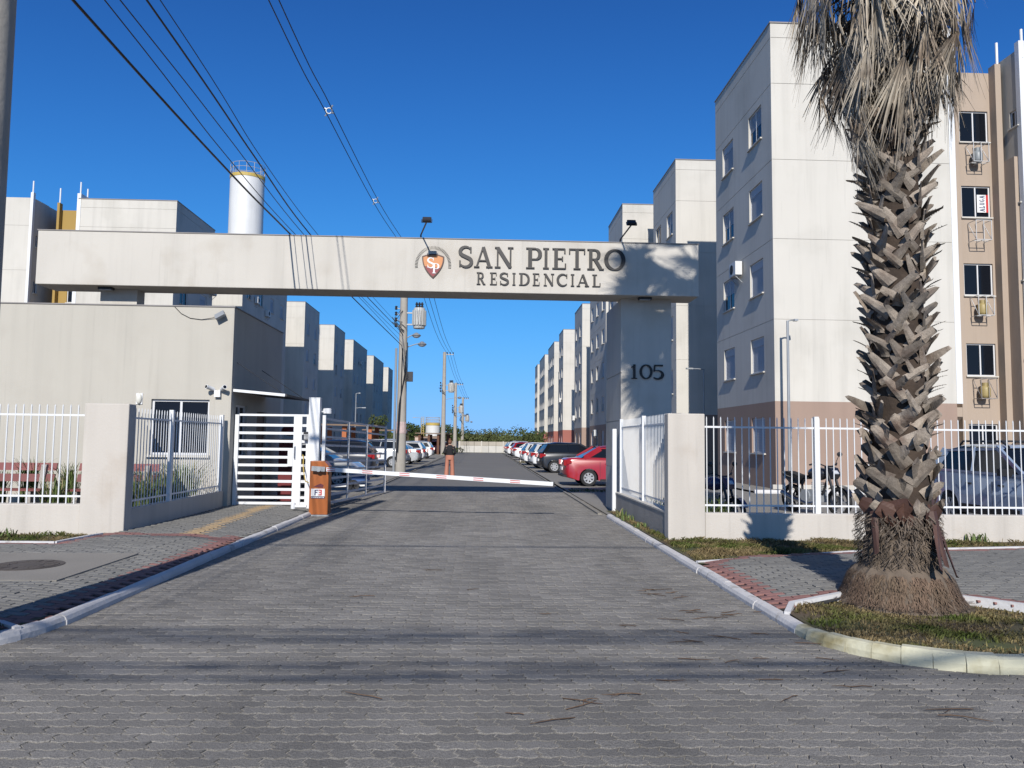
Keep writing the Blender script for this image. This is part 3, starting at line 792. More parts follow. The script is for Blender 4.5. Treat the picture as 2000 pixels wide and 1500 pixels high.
tower('tall white cylindrical water tower with a yellow ring rising behind the beam', -25.3, 81, 1.75, 29.3, 1.15, yell_m)
tw = tower('short white water tank far down the road, behind the concrete poles', -7.3, 115, 1.05, 4.15, .85, yell_m, 20)
b = MB()
for s_ in (-1, 1): b.tube([(-8.75 + s_ * .14, 114.6, 0), (-8.75 + s_ * .14, 114.6, 5.1)], .05, 5)
for k in range(14): b.beam((-8.89, 114.6, .4 + k * .33), (-8.61, 114.6, .4 + k * .33), .04)
b.build('ladder', yell_m, tw)

# ================================================================== PORTAL
po = thing('entrance_portal', 'long cream concrete entrance beam with black lettering and a crest on a wide right pillar', 'entrance portal', (3.8, 17.6, 0))
BX0, BX1, BY0, BY1, BZ0, BZ1 = -9.93, 4.92, 17.2, 18.05, 4.99, 6.2
b = MB(); b.box(BX0, BX1, BY0, BY1, BZ0, BZ1); beam = b.build('beam', portal_c, po)
bv = beam.modifiers.new('edge', 'BEVEL'); bv.width = .015; bv.segments = 2
b = MB(); b.box(BX0 - .012, BX1 + .012, BY0 - .012, BY1 + .012, BZ1 + .001, BZ1 + .022); b.build('beam_cap', cap_c, po)
b = MB()
gz = [1.05, 2.15, 3.25]
zs = [0.] + [q for g_ in gz for q in (g_ - .012, g_ + .012)] + [BZ0 - .002]
for k in range(0, len(zs) - 1):
    ins = .014 if k % 2 else 0.
    b.box(3.2 + ins, 4.38 - ins, 17.6, 19.7 - ins, zs[k] + (.0003 if k else 0), zs[k + 1])
b.build('pillar', portal_c, po)
b = MB(); b.box(-8.72, -7.9, 17.65, 18.04, 4.56, BZ0 - .002); b.build('stub_pillar', portal_c, po)
LX = [('S', -.56, -.28), ('A', -.24, .20), ('N', .23, .67), ('P', .94, 1.28), ('I', 1.33, 1.48), ('E', 1.54, 1.86), ('T', 1.92, 2.31), ('R', 2.34, 2.74), ('O', 2.77, 3.19)]
for ch, a, c in LX: letter(ch, po, a, c, 5.56, 6.04, BY0, letter_m)
LX = [('R', -.17, .04), ('E', .13, .29), ('S', .37, .55), ('I', .64, .72), ('D', .79, 1.02), ('E', 1.10, 1.26), ('N', 1.35, 1.60), ('C', 1.67, 1.89), ('I', 1.97, 2.06), ('A', 2.10, 2.40), ('L', 2.46, 2.65)]
for ch, a, c in LX: letter(ch, po, a, c, 5.17, 5.45, BY0, letter_m, .03)
for ch, a, c in (('1', 3.44, 3.58), ('0', 3.655, 3.915), ('5', 3.955, 4.185)): letter(ch, po, a, c, 3.115, 3.45, 17.6, letter_m, .03)
# crest
def shield(cx, cz, w, h, k=1.):
    hw, p = w / 2 * k, []
    top = cz + h / 2 * k; bot = cz - h / 2 * k
    for i in range(9): p.append((cx - hw + 2 * hw * i / 8, top - .06 * k + .06 * k * math.sin(PI * i / 8)))
    for i in range(1, 9):
        a = i / 8; p.append((cx + hw * (1 - a ** 2.6 * .98), top - .06 * k - (top - .06 * k - bot) * (a * .78 + .22 * a ** 2)))
    for i in range(7, 0, -1):
        a = i / 8; p.append((cx - hw * (1 - a ** 2.6 * .98), top - .06 * k - (top - .06 * k - bot) * (a * .78 + .22 * a ** 2)))
    return p
cr_d = M('crest_border', (.09, .035, .022), .5, .05); cr_t = M('crest_orange', (.62, .25, .085), .5, .05); cr_m = M('crest_maroon', (.25, .03, .04), .5, .05)
cx, cz = -1.155, 5.57
b = MB(); b.prism([(x, BY0, z) for x, z in shield(cx, cz, .50, .56)], (0, -.03, 0)); crest = b.build('crest', cr_d, po)
sh = shield(cx, cz, .50, .56, .88)
def clip(poly, f):
    out = []
    for (a, c), (a2, c2) in zip(poly, poly[1:] + poly[:1]):
        i0, i1 = f(a, c) >= 0, f(a2, c2) >= 0
        if i0: out.append((a, c))
        if i0 != i1:
            f0, f1 = f(a, c), f(a2, c2); q = f0 / (f0 - f1); out.append((a + (a2 - a) * q, c + (c2 - c) * q))
    return out
b = MB(); b.prism([(x, BY0 - .0301, z) for x, z in clip(sh, lambda a, c: c - (cz - .03 - (a - cx) * .12))], (0, -.004, 0)); b.build('upper_field', cr_t, crest)
b = MB(); b.prism([(x, BY0 - .0301, z) for x, z in clip(sh, lambda a, c: (cz - .032 - (a - cx) * .12) - c)], (0, -.004, 0)); b.build('lower_field', cr_m, crest)
letter('S', crest, cx - .12, cx + .02, cz - .05, cz + .19, BY0 - .0345, lwhite, .006)
letter('P', crest, cx - .02, cx + .13, cz - .17, cz + .06, BY0 - .0352, lwhite, .007)
b = MB()
for k in range(44):
    a = R(-8 + 196 * k / 43); r0, r1 = .345, .41
    b.beam((cx + r0 * math.cos(a), BY0 - .006, cz + .02 + r0 * 1.08 * math.sin(a)), (cx + r1 * math.cos(a), BY0 - .006, cz + .02 + r1 * 1.08 * math.sin(a)), .009, .012, up=(0, 1, 0))
o = b.build('ray_ring', letter_m, crest); o['kind'] = 'stuff'
# floodlights on arms over the lettering, soffit lamps
def arm_lamp(x, dx, dz, label):
    t = thing('floodlight', label, 'floodlight', (x, 17.3, 6.222), 0, 'floodlights on arms above the lettering')
    tip = (x + dx, 16.32, 6.222 + dz)
    b = MB(); b.tube([(x, 17.32, 6.21), (x, 17.26, 6.3), tip], .018, 6); b.build('arm', dark_m, t)
    b = MB(); b.T = Matrix.Translation(tip) @ Matrix.Rotation(R(-38), 4, 'X')
    b.box(-.095, .095, -.035, .02, -.015, .12); b.box(-.08, .08, -.048, -.035, 0., .105); b.beam((-.11, 0, -.02), (-.11, 0, .08), .014); b.beam((.11, 0, -.02), (.11, 0, .08), .014); b.beam((-.11, 0, -.025), (.11, 0, -.025), .014)
    b.build('lamp_head', dark_m, t)
    b = MB(); b.T = Matrix.Translation(tip) @ Matrix.Rotation(R(-38), 4, 'X'); b.box(-.08, .08, .021, .026, 0, .105); b.build('lens', lamp_clear, t)
arm_lamp(-1.45, .20, .12, 'black floodlight on a bent arm above the crest of the beam')
arm_lamp(3.12, .08, .16, 'black floodlight on a bent arm above the last letter of the name')
for x, y, z, lab in ((3.72, 17.42, BZ0, 'small black soffit lamp under the beam above the number 105'), (-8.5, 17.45, BZ0, 'small soffit lamp under the beam above the guardhouse roof')):
    t = thing('soffit_lamp', lab, 'lamp', (x, y, z - .01))
    b = MB(); b.box(x - .15, x + .15, y - .08, y + .08, z - .055, z - .004); b.build('housing', dark_m, t)
    b = MB(); b.box(x - .12, x + .12, y - .06, y + .06, z - .062, z - .0555); b.build('lens', lamp_clear, t)

# ================================================================== GUARDHOUSE
gh = thing('guardhouse', 'beige single storey guardhouse with a dark sliding window left of the white gate', 'guardhouse', (-8.3, 17.3, 0))
GX0, GX1, GY0, GY1, GZ = -13.5, -5.58, 17.3, 21.5, 4.56
b = MB()
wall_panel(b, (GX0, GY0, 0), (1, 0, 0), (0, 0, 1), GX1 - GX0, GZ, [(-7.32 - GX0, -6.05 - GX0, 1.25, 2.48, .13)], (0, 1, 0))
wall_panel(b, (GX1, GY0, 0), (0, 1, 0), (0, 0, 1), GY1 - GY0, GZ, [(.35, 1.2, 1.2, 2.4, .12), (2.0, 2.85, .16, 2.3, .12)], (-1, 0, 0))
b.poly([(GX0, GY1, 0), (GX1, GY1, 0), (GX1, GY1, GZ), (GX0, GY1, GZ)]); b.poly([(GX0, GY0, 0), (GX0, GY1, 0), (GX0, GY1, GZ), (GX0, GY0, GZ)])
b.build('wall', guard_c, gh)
b = MB(); b.poly([(GX0, GY0, GZ - .1), (GX1, GY0, GZ - .1), (GX1, GY1, GZ - .1), (GX0, GY1, GZ - .1)]); b.build('roof', slab_m, gh)
b = MB()
for bx in ((GX0 - .02, GX1 + .02, GY0 - .02, GY0 + .14), (GX0 - .02, GX1 + .02, GY1 - .14, GY1 + .02), (GX1 - .14, GX1 + .02, GY0 + .14, GY1 - .14), (GX0 - .02, GX0 + .14, GY0 + .14, GY1 - .14)): b.box(*bx, GZ + .001, GZ + .025)
b.build('parapet_cap', cap_c, gh)
put_window(gh, 'pane', 1.27, 1.23, (-7.32, GY0, 1.25), 0)
put_window(gh, 'pane', .85, 1.2, (GX1, GY0 + .35, 1.2), PI / 2)
b = MB(); b.box(GX1 - .10, GX1 - .05, GY0 + 2.03, GY0 + 2.82, .16, 2.28); d = b.build('door', M('door_brown', (.10, .06, .045), .5, .1), gh)
b = MB(); b.box(GX1 - .05, GX1 - .02, GY0 + 2.72, GY0 + 2.76, 1.1, 1.25); b.build('handle', chrome_m, d)
b = MB(); b.box(GX1 + .002, GX1 + .012, GY0 + 1.3, GY0 + 1.62, 1.15, 1.6); tag(b.build('notice_sheet', lwhite), 'white paper notice on the guardhouse side wall behind the gate', 'notice')
# things mounted on it
t = thing('wall_lamp', 'white oval bulkhead wall lamp left of the guardhouse window', 'wall lamp', (-7.58, GY0, 2.48))
b = MB(); b.ball((-7.58, GY0 - .03, 2.48), (.065, .055, .12), 12, 8); b.build('diffuser', M('opal', (.78, .76, .68), .3, .02), t, True)
b = MB(); b.box(-7.65, -7.51, GY0 - .02, GY0 - .001, 2.36, 2.60); b.build('base', white_m, t)
t = thing('security_camera', 'pair of white bullet cameras on one white box at the guardhouse corner', 'security camera', (-5.86, GY0, 2.62))
b = MB(); b.box(-5.93, -5.80, GY0 - .09, GY0 - .001, 2.54, 2.68); b.build('junction_box', white_m, t)
for s_ in (-1, 1):
    b = MB(); b.T = Matrix.Translation((-5.865 + s_ * .11, GY0 - .09, 2.72)) @ Matrix.Rotation(s_ * R(38), 4, 'Z') @ Matrix.Rotation(R(75), 4, 'X')
    b.lathe([(.038, -.05), (.045, 0), (.045, .14), (.05, .15)], (0, 0, 0), 12); cm = b.build('camera_body', white_m, t, True)
    b.__init__(); b.T = Matrix.Translation((-5.865 + s_ * .11, GY0 - .09, 2.72)) @ Matrix.Rotation(s_ * R(38), 4, 'Z') @ Matrix.Rotation(R(75), 4, 'X'); b.lathe([(.036, .151), (.036, .158)], (0, 0, 0), 12); b.build('lens', glass_m, cm)
    b = MB(); b.tube([(-5.865, GY0 - .05, 2.66), (-5.865 + s_ * .08, GY0 - .08, 2.70)], .018, 6); b.build('bracket', white_m, t)
t = thing('floodlight', 'small grey floodlight on a trailing wire at the top corner of the guardhouse', 'floodlight', (-5.86, GY0, 4.36))
b = MB(); b.T = Matrix.Translation((-5.86, GY0 - .12, 4.36)) @ Matrix.Rotation(R(-30), 4, 'Y') @ Matrix.Rotation(R(-35), 4, 'X'); b.box(-.11, .11, -.03, .03, -.07, .07); b.build('lamp_head', galv_m, t)
b = MB(); b.beam((-5.86, GY0, 4.4), (-5.86, GY0 - .12, 4.38), .03); b.build('bracket', galv_m, t)
b = MB(); b.tube([(-6.9, GY0 - .012, 4.55), (-6.75, GY0 - .012, 4.4), (-6.55, GY0 - .012, 4.30), (-6.3, GY0 - .012, 4.27), (-6.05, GY0 - .03, 4.31), (-5.9, GY0 - .08, 4.36)], .007, 5); b.build('wire', wire_m, t)
# awning
t = thing('awning', 'thin dark awning with a white front rail on the guardhouse side above the gate', 'awning', (-5.0, 18.5, 2.6))
b = MB(); b.prism([(GX1 + .003, 17.42, 2.70), (-4.42, 17.42, 2.60), (-4.42, 20.0, 2.60), (GX1 + .003, 20.0, 2.70)], (0, 0, .02)); b.build('sheet', aw_m, t)
b = MB(); b.beam((GX1 + .01, 17.40, 2.705), (-4.42, 17.40, 2.61), .035, .06); b.build('front_rail', white_m, t)
b = MB(); b.beam((-4.40, 17.42, 2.61), (-4.40, 20.0, 2.61), .03, .05); b.build('side_rail', dark_m, t)
for y_ in (17.6, 19.6):
    b = MB(); b.tube([(GX1, y_, 3.35), (-4.5, y_, 2.64)], .008, 5); b.build('tie_rod', dark_m, t)
# things in the shade behind the pedestrian gate
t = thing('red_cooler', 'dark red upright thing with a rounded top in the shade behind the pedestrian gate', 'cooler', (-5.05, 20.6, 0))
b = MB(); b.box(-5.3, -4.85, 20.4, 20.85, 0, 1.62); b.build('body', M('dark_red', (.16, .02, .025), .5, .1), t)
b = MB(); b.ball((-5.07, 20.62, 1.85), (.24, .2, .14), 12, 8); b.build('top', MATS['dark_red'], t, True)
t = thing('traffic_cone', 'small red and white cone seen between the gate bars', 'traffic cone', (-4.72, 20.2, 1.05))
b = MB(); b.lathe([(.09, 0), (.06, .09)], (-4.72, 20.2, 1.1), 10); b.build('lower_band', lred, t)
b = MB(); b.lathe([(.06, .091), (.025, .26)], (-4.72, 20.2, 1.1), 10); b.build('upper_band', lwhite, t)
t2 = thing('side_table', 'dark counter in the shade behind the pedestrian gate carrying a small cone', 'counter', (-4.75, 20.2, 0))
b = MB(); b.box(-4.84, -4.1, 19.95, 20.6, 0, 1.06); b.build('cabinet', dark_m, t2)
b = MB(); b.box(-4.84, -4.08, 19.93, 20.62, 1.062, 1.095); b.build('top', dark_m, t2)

# ================================================================== BOUNDARY WALLS AND RAILINGS
lw = thing('boundary_wall', 'low cream boundary wall with a tall square pier left of the driveway', 'boundary wall', (-6, 12.7, .1))
b = MB(); b.box(-16, -6.36, 12.58, 12.82, 0, .56); soft(b.build('plinth', plinth_c, lw))
b = MB(); b.box(-6.36, -5.66, 12.56, 12.82, 0, 2.17); soft(b.build('pier', plinth_c, lw))
b = MB(); b.box(-5.80, -5.665, 12.82, 17.28, 0, .48); soft(b.build('side_plinth', plinth_c, lw))
rw = thing('boundary_wall', 'low cream boundary wall with a tall square pier right of the driveway, behind the palm', 'boundary wall', (3.3, 12.6, .1))
b = MB(); b.box(3.655, 18, 12.48, 12.70, 0, .515); soft(b.build('plinth', plinth_c, rw))
b = MB(); b.box(3.04, 3.65, 12.46, 12.72, 0, 2.13); soft(b.build('pier', plinth_c, rw))
b = MB(); b.box(3.06, 3.28, 12.722, 17.59, 0, .485); b.build('rough_side_plinth', rough_c, rw)
b = MB(); b.box(3.05, 3.29, 12.724, 17.58, .487, .515); b.build('plinth_cap', portal_c, rw)
def railing(label, a, b_, z0, z1, pitch, posts, rails=(.12, -.17), rad=.011, postw=.075):
    """welded bar fence: vertical bars through two flat rails"""
    a, b_ = Vector(a), Vector(b_); d = b_ - a; L = d.length; d.normalize()
    t = thing('railing_fence', label, 'fence', (a.x, a.y, z0))
    bm_ = MB(); bm_.tube([(0, 0, 0), (0, 0, z1 - z0 - .03), (0, 0, z1 - z0)], [rad, rad, rad * .4], 6); me = bm_.mesh('bar', white_m)
    n = int(L / pitch)
    for k in range(n + 1):
        p = d * (k * pitch + (L - n * pitch) / 2)
        if any(abs(p.length - q) < .05 for q in posts): continue
        inst(me, 'bar', t, (p.x, p.y, 0), (0, 0, 0))
    for dz in rails:
        zz = dz if dz > 0 else (z1 - z0) + dz
        q = MB(); q.beam((0, 0, zz), tuple(d * L + Vector((0, 0, zz))), .012, .03); q.build('rail', white_m, t, world=False)
    for q in posts:
        p = d * q; m_ = MB(); m_.box(p.x - postw / 2, p.x + postw / 2, p.y - postw / 2, p.y + postw / 2, 0, z1 - z0 + .02); m_.build('post', white_m, t, world=False)
    return t
railing('white bar fence on the wall in front of the red benches', (-12, 12.7, 0), (-6.38, 12.7, 0), .56, 2.15, .124, [])
railing('white bar fence running back from the left pier to the guardhouse', (-5.69, 12.86, 0), (-5.69, 17.15, 0), .48, 2.12, .115, [1.5, 4.22], rad=.008)
railing('white bar fence beside the motorcycles and the silver car, behind the palm', (3.67, 12.6, 0), (15.5, 12.6, 0), .515, 2.09, .1185, [1.89], rad=.0095)
railing('white bar fence running back from the right pier to the numbered pillar', (3.17, 12.76, 0), (3.17, 17.5, 0), .515, 2.15, .118, [2.2, 4.6], rad=.0065)

# pedestrian gate
pg = thing('pedestrian_gate', 'white pedestrian gate of horizontal slats beside the guardhouse', 'gate', (-4.75, 17.6, .15))
b = MB(); b.box(-5.56, -5.47, 17.56, 17.64, .02, 2.17); b.build('frame_post', white_m, pg)
b = MB(); b.box(-4.245, -4.06, 17.565, 17.635, .15, 2.14); b.build('lock_stile', white_m, pg)
b = MB(); b.box(-3.96, -3.905, 17.57, 17.63, .15, 2.14); b.build('frame_post', white_m, pg)
b = MB(); b.box(-5.465, -3.91, 17.565, 17.635, 2.142, 2.19); b.build('top_rail', white_m, pg)
for z in [.16, .29, .47, .65, .83, 1.01, 1.19, 1.37, 1.55, 1.73, 1.91]:
    b = MB(); b.box(-5.465, -4.247, 17.58, 17.62, z, z + .058); b.build('slat', white_m, pg)
    b = MB(); b.box(-4.058, -3.962, 17.58, 17.62, z, z + .058); b.build('slat', white_m, pg)
b = MB(); b.box(-4.36, -4.247, 17.56, 17.63, 1.02, 1.42); b.build('lock_plate', white_m, pg)
b = MB(); b.tube([(-4.2, 17.55, 1.18), (-4.2, 17.51, 1.2), (-4.2, 17.51, 1.45), (-4.2, 17.55, 1.47)], .01, 6); b.build('handle', chrome_m, pg)
gp = thing('gate_post', 'tall square white steel gate post between the two gates', 'gate post', (-3.77, 17.55, 0))
b = MB(); b.box(-3.89, -3.65, 17.45, 17.65, 0, 2.55); b.build('post', white_m, gp)
b = MB(); b.box(-3.895, -3.645, 17.445, 17.655, 2.551, 2.57); b.build('cap', white_m, gp)
t = thing('intercom', 'black keypad intercom on the side of the white gate post', 'intercom', (-3.95, 17.5, 1.7))
b = MB(); b.box(-4.0, -3.895, 17.46, 17.55, 1.60, 1.80); b.build('box', dark_m, t)
b = MB()
for i in range(3):
    for k in range(4): b.box(-3.982 + i * .03, -3.964 + i * .03, 17.455, 17.4595, 1.63 + k * .03, 1.648 + k * .03)
b.build('keypad', lwhite, t)
t = thing('white_beacon', 'small white round sensor box beside the top of the gate post', 'sensor', (-3.52, 17.6, 2.25))
b = MB(); b.lathe([(.10, 0), (.10, .1), (.07, .12)], (-3.53, 17.7, 2.22), 14); b.build('head', white_m, t)
b = MB(); b.beam((-3.648, 17.6, 2.26), (-3.56, 17.68, 2.26), .03); b.build('bracket', white_m, t)
b = MB(); b.tube([(-4.02, 17.54, 1.28), (-3.99, 17.5, 1.2), (-3.98, 17.44, 1.05), (-3.92, 17.3, .85), (-3.82, 17.0, .72), (-3.72, 16.85, .7)], .012, 6)
tag(b.build('yellow_hose', yell_m), 'thin yellow hose hanging from the gate to the orange barrier box', 'hose')
# vehicle gate, swung open inwards
vg = thing('vehicle_gate', 'long white vehicle gate of horizontal bars swung open into the drive', 'gate', (-3.57, 17.62, 0))
HA, HB = Vector((-3.57, 17.62, 0)), Vector((-2.93, 23.7, 0))
gd = HB - HA
def gp_(t_, z): return HA + gd * t_ + Vector((0, 0, z - .10 * t_))
vgm = M('gate_grey_white', (.70, .71, .74), .5, .04)
b = MB(); b.beam(gp_(0, .14), gp_(0, 2.18), .09, .07); b.build('hinge_stile', white_m, vg)
for tt in (.33, .63): b = MB(); b.beam(gp_(tt, .2), gp_(tt, 2.1), .045, .04, up=gd); b.build('stile', vgm, vg)
b = MB(); b.beam(gp_(1, .14), gp_(1, 2.15), .06, .06, up=gd); b.build('end_stile', vgm, vg)
for z in [.17, .36, .55, .74, .93, 1.12, 1.31, 1.5, 1.69, 1.88, 2.1]:
    b = MB(); b.beam(gp_(.012, z), gp_(.993, z), .03, .05); b.build('slat', vgm, vg)
b = MB(); b.box(2.985, 3.075, 17.45, 17.55, 0, 1.95); tag(b.build('gate_stop_post', white_m), 'slim white post at the foot of the numbered pillar', 'post')
# wheeled cart seen through the gate
t = thing('hand_cart', 'small blue cart with a bright round wheel low behind the open vehicle gate', 'cart', (-3.75, 24.6, 0))
b = MB(); b.box(-4.05, -3.55, 24.4, 24.9, .30, .62); b.build('box', M('cart_blue', (.05, .12, .32), .5, .08), t)
b = MB(); b.T = Matrix.Translation((-3.98, 24.32, .19)); b.lathe([(.12, -.03), (.19, -.03), (.19, .03), (.12, .03)], (0, 0, 0), 18, axis='Y'); w_ = b.build('wheel', chrome_m, t)
b = MB(); b.T = Matrix.Translation((-3.98, 24.30, .19))
for k in range(3): a = k * PI / 3; b.beam((-.13 * math.cos(a), 0, -.13 * math.sin(a)), (.13 * math.cos(a), 0, .13 * math.sin(a)), .02)
b.build('spokes', steel_m, w_)
b = MB(); b.beam((-3.55, 24.6, .45), (-3.25, 24.45, .62), .04); b.beam((-4.6, 24.5, .16), (-3.6, 24.5, .2), .05); b.build('frame', white_m, t)

# barrier
bb = thing('boom_barrier', 'orange boom barrier cabinet with a sticker and a white boom striped red', 'boom barrier', (-3.45, 16.85, 0))
b = MB(); b.prism([(-3.66, 16.68, .03), (-3.26, 16.68, .03), (-3.26, 16.68, 1.06), (-3.36, 16.68, 1.17), (-3.66, 16.68, 1.17)], (0, .34, 0)); cab = b.build('cabinet', orange_m, bb)
bv = cab.modifiers.new('edge', 'BEVEL'); bv.width = .012; bv.segments = 2
b = MB(); b.box(-3.69, -3.23, 16.65, 17.05, 0, .03); b.build('base_plate', galv_m, bb)
b = MB(); b.box(-3.62, -3.33, 16.672, 16.679, .42, .58); st = b.build('sticker', lwhite, bb)
letter('F', st, -3.535, -3.47, .44, .56, 16.672, lnavy, .003); letter('3', st, -3.465, -3.395, .44, .56, 16.672, lred, .003)
b = MB(); b.box(-3.62, -3.33, 16.673, 16.679, .375, .415); b.build('sticker_band', lnavy, bb)
b = MB(); b.prism([(-3.57, 16.679, .62), (-3.50, 16.679, .66), (-3.42, 16.679, .69), (-3.36, 16.679, .66), (-3.37, 16.679, .60)], (0, -.005, 0)); b.build('sticker_logo', M('logo_maroon', (.12, .02, .03), .5, .05), bb)
b = MB()
for k in range(9): b.box(-3.605 + k * .03, -3.59 + k * .03 + (k % 3) * .004, 16.6715, 16.6728, .387, .403)
b.build('sticker_text', lwhite, bb)
b = MB(); b.T = Matrix.Translation((-3.45, 16.6, 1.0)); b.lathe([(.055, -.07), (.055, .07)], (0, 0, 0), 14, axis='Y'); b.build('pivot', galv_m, bb)
A0, A1 = Vector((-3.6, 16.58, 1.015)), Vector((1.55, 16.58, .735))
b = MB(); b.beam(A0, A0.lerp(A1, .055), .05, .10); b.build('boom_clamp', galv_m, bb)
b = MB(); b.beam(A0.lerp(A1, .06), A1, .035, .085); boom = b.build('boom', white_m, bb)
for k in range(6):
    t0_ = .075 + k * .153
    for dz in (-.021, .021):
        b = MB(); dzv = Vector((0, -.0005, dz)); b.beam(A0.lerp(A1, t0_ - .02 if k else t0_ - .012) + dzv, A0.lerp(A1, t0_ + .022) + dzv, .037, .017); b.build('stripe', stripe_m, boom)
b = MB(); b.beam(A1, A1 + Vector((.03, 0, -.002)), .04, .09); b.build('end_cap', bplas_m, boom)
t = thing('pipe_fitting', 'short white pipe fitting on the sidewalk edge beside the barrier', 'pipe', (-3.8, 16.75, .15))  # plain white pipe fitting, carries no lamp
b = MB(); b.lathe([(.05, 0), (.05, .12), (.035, .13)], (-4.0, 16.72, .15), 10); b.build('cap', white_m, t); b = MB(); b.tube([(-3.98, 16.72, .2), (-3.72, 16.72, .2)], .03, 8); b.build('pipe', white_m, t)

# ================================================================== BENCHES AND GARDEN PLANTS
def bench(x0, x1, y, label, z=.14):
    t = thing('park_bench', label, 'bench', ((x0 + x1) / 2, y, z), 0, 'red slatted benches behind the fence')
    cx_, L = 0, (x1 - x0) / 2
    for k in range(4):
        b = MB(); b.box(-L, L, -.25 + k * .11, -.16 + k * .11, .42, .45); b.build('seat_slat', wood_r, t, world=False)
    for zz, yy in ((.58, .22), (.80, .29)):
        b = MB(); b.prism([(-L, yy, zz), (-L, yy + .035, zz), (-L, yy + .08, zz + .15), (-L, yy + .045, zz + .15)], (2 * L, 0, 0)); b.build('back_slat', wood_r, t, world=False)
    for s_ in (-1, 1):
        xx = s_ * (L - .22)
        b = MB(); b.prism([(xx - .05, -.24, 0), (xx - .05, -.12, 0), (xx - .05, -.10, .33), (xx - .05, .06, .33), (xx - .05, .1, 0), (xx - .05, .22, 0), (xx - .05, .24, .4), (xx - .05, .33, .92), (xx - .05, .25, .92), (xx - .05, .15, .41), (xx - .05, -.26, .41)], (.1, 0, 0)); b.build('leg', rough_c, t, world=False)
bench(-10.4, -8.6, 15.7, 'red slatted bench on concrete legs farther from the pier, behind the left fence')
bench(-8.15, -6.55, 15.7, 'red slatted bench on concrete legs half hidden behind the left pier')
def iris(x, y, z, n, h, label, group, spread=.5, dry=.12):
    mb = MB(); md = MB()
    for k in range(n):
        a = ru(0, 2 * PI); hh = h * ru(.65, 1.1); out = ru(.05, 1) * spread * hh; q = md if rnd() < dry else mb
        ox, oy = ru(-.16, .16), ru(-.12, .12); w = ru(.008, .015); dx, dy = math.cos(a), math.sin(a)
        pr = None
        for i in range(5):
            f = i / 4; px_, py_ = x + ox + dx * out * f ** 1.7, y + oy + dy * out * f ** 1.7; pz = z + hh * (f - .28 * f ** 3 * spread * 2)
            ww = w * (1 - f ** 2) + .0015
            cur = (q.P((px_ - dy * ww, py_ + dx * ww, pz)), q.P((px_ + dy * ww, py_ - dx * ww, pz)))
            if pr: q.F((pr[0], pr[1], cur[1], cur[0]))
            pr = cur
    t = thing('iris_clump', label, 'plant', (x, y, z), 0, group)
    mb.build('leaf_tuft', iris_m, t)
    if md.f: md.build('dry_leaf_tuft', iris_dry, t)
pl = [(-9.9, 16.2, 1.1, 110), (-9.25, 16.3, 1.35, 140), (-8.5, 16.3, 1.25, 140), (-8.2, 15.2, .9, 90), (-7.25, 16.2, 1.3, 120), (-6.75, 16.0, 1.15, 150), (-6.4, 16.3, 1.25, 160), (-6.0, 16.0, 1.35, 180), (-6.5, 15.1, .95, 130), (-6.1, 15.3, 1.1, 150)]
for k, (x, y, h, n) in enumerate(pl):
    iris(x, y, .14, n, h, ['green strap leaf tuft behind the far left bench, cut by the picture edge', 'tall green strap leaf tuft behind the middle of the far left bench', 'green strap leaf tuft behind the right end of the far left bench', 'low green strap leaf tuft in the gap between the two red benches',
        'tall green strap leaf tuft behind the second bench, hidden by the pier', 'green strap leaf tuft at the right end of the second bench', 'green strap leaf tuft below the left pane of the guardhouse window', 'tall green strap leaf tuft below the right pane of the guardhouse window',
        'low strap leaf tuft in front of the bench end, nearest the left fence post', 'leafy strap leaf tuft in front of the guardhouse window, close to the middle fence post'][k], 'strap leaved plants along the guardhouse')
for k, (x, y, h, n) in enumerate([(4.25, 13.6, .9, 90), (4.0, 14.1, 1.0, 90), (3.75, 13.3, .8, 80), (3.7, 15.0, .8, 70), (3.6, 16.0, .7, 60)]):
    iris(x, y, 0, n, h, ['strap leaf tuft right of the right pier, in front of the blue motorcycle', 'tallest strap leaf tuft behind the right pier', 'low strap leaf tuft just behind the right pier', 'strap leaf tuft behind the right side fence, before its middle post', 'strap leaf tuft behind the right side fence, nearest the numbered pillar'][k], 'strap leaved plants inside the right fence')
for k, (x, y, h) in enumerate(((-8.6, 11.9, .16), (-7.9, 12.3, .22), (-7.3, 12.2, .2), (-7.0, 11.3, .12), (8.1, 12.3, .25), (3.0, 16.2, .28), (2.98, 15.4, .2), (2.97, 14.2, .16))):
    iris(x, y, .086, 26, h, ['weed tuft in the left grass strip by the picture edge', 'taller weed tuft at the left wall foot', 'weed tuft at the left wall foot nearest the pier', 'low weed tuft by the left white edging', 'weed tuft at the right wall foot beyond the palm', 'weed tuft at the foot of the slim white post', 'weed tuft at the rough plinth below its far half', 'weed tuft at the rough plinth nearest the pier'][k], 'weed tufts at the wall foot', .7, .2)

# ================================================================== PALM
PX, PY = 4.20, 7.65
palm = thing('palm_tree', 'thick palm with criss-cross leaf bases, shaggy skirt of dead fronds and a root mound', 'palm tree', (PX, PY, .12))
def lean(z): return .055 * math.sin((z - .5) * .45)
def trad(z): return .235 + .075 * max(0, 1 - abs(z - .75) / 1.1) - .02 * min(1, max(0, (z - 3) / 3))
b = MB(); rings = []
nz = 46; na = 26
for i in range(nz):
    z = .35 + i * 11.2 / (nz - 1)
    rings.append([b.P((PX + lean(z) + trad(z) * math.cos(2 * PI * j / na) * ru(.95, 1.05), PY + trad(z) * math.sin(2 * PI * j / na) * ru(.95, 1.05), z)) for j in range(na)])
for a_, c_ in zip(rings, rings[1:]):
    for j in range(na): b.F((a_[j], a_[(j + 1) % na], c_[(j + 1) % na], c_[j]))
b.build('trunk', wood_m, palm, True)
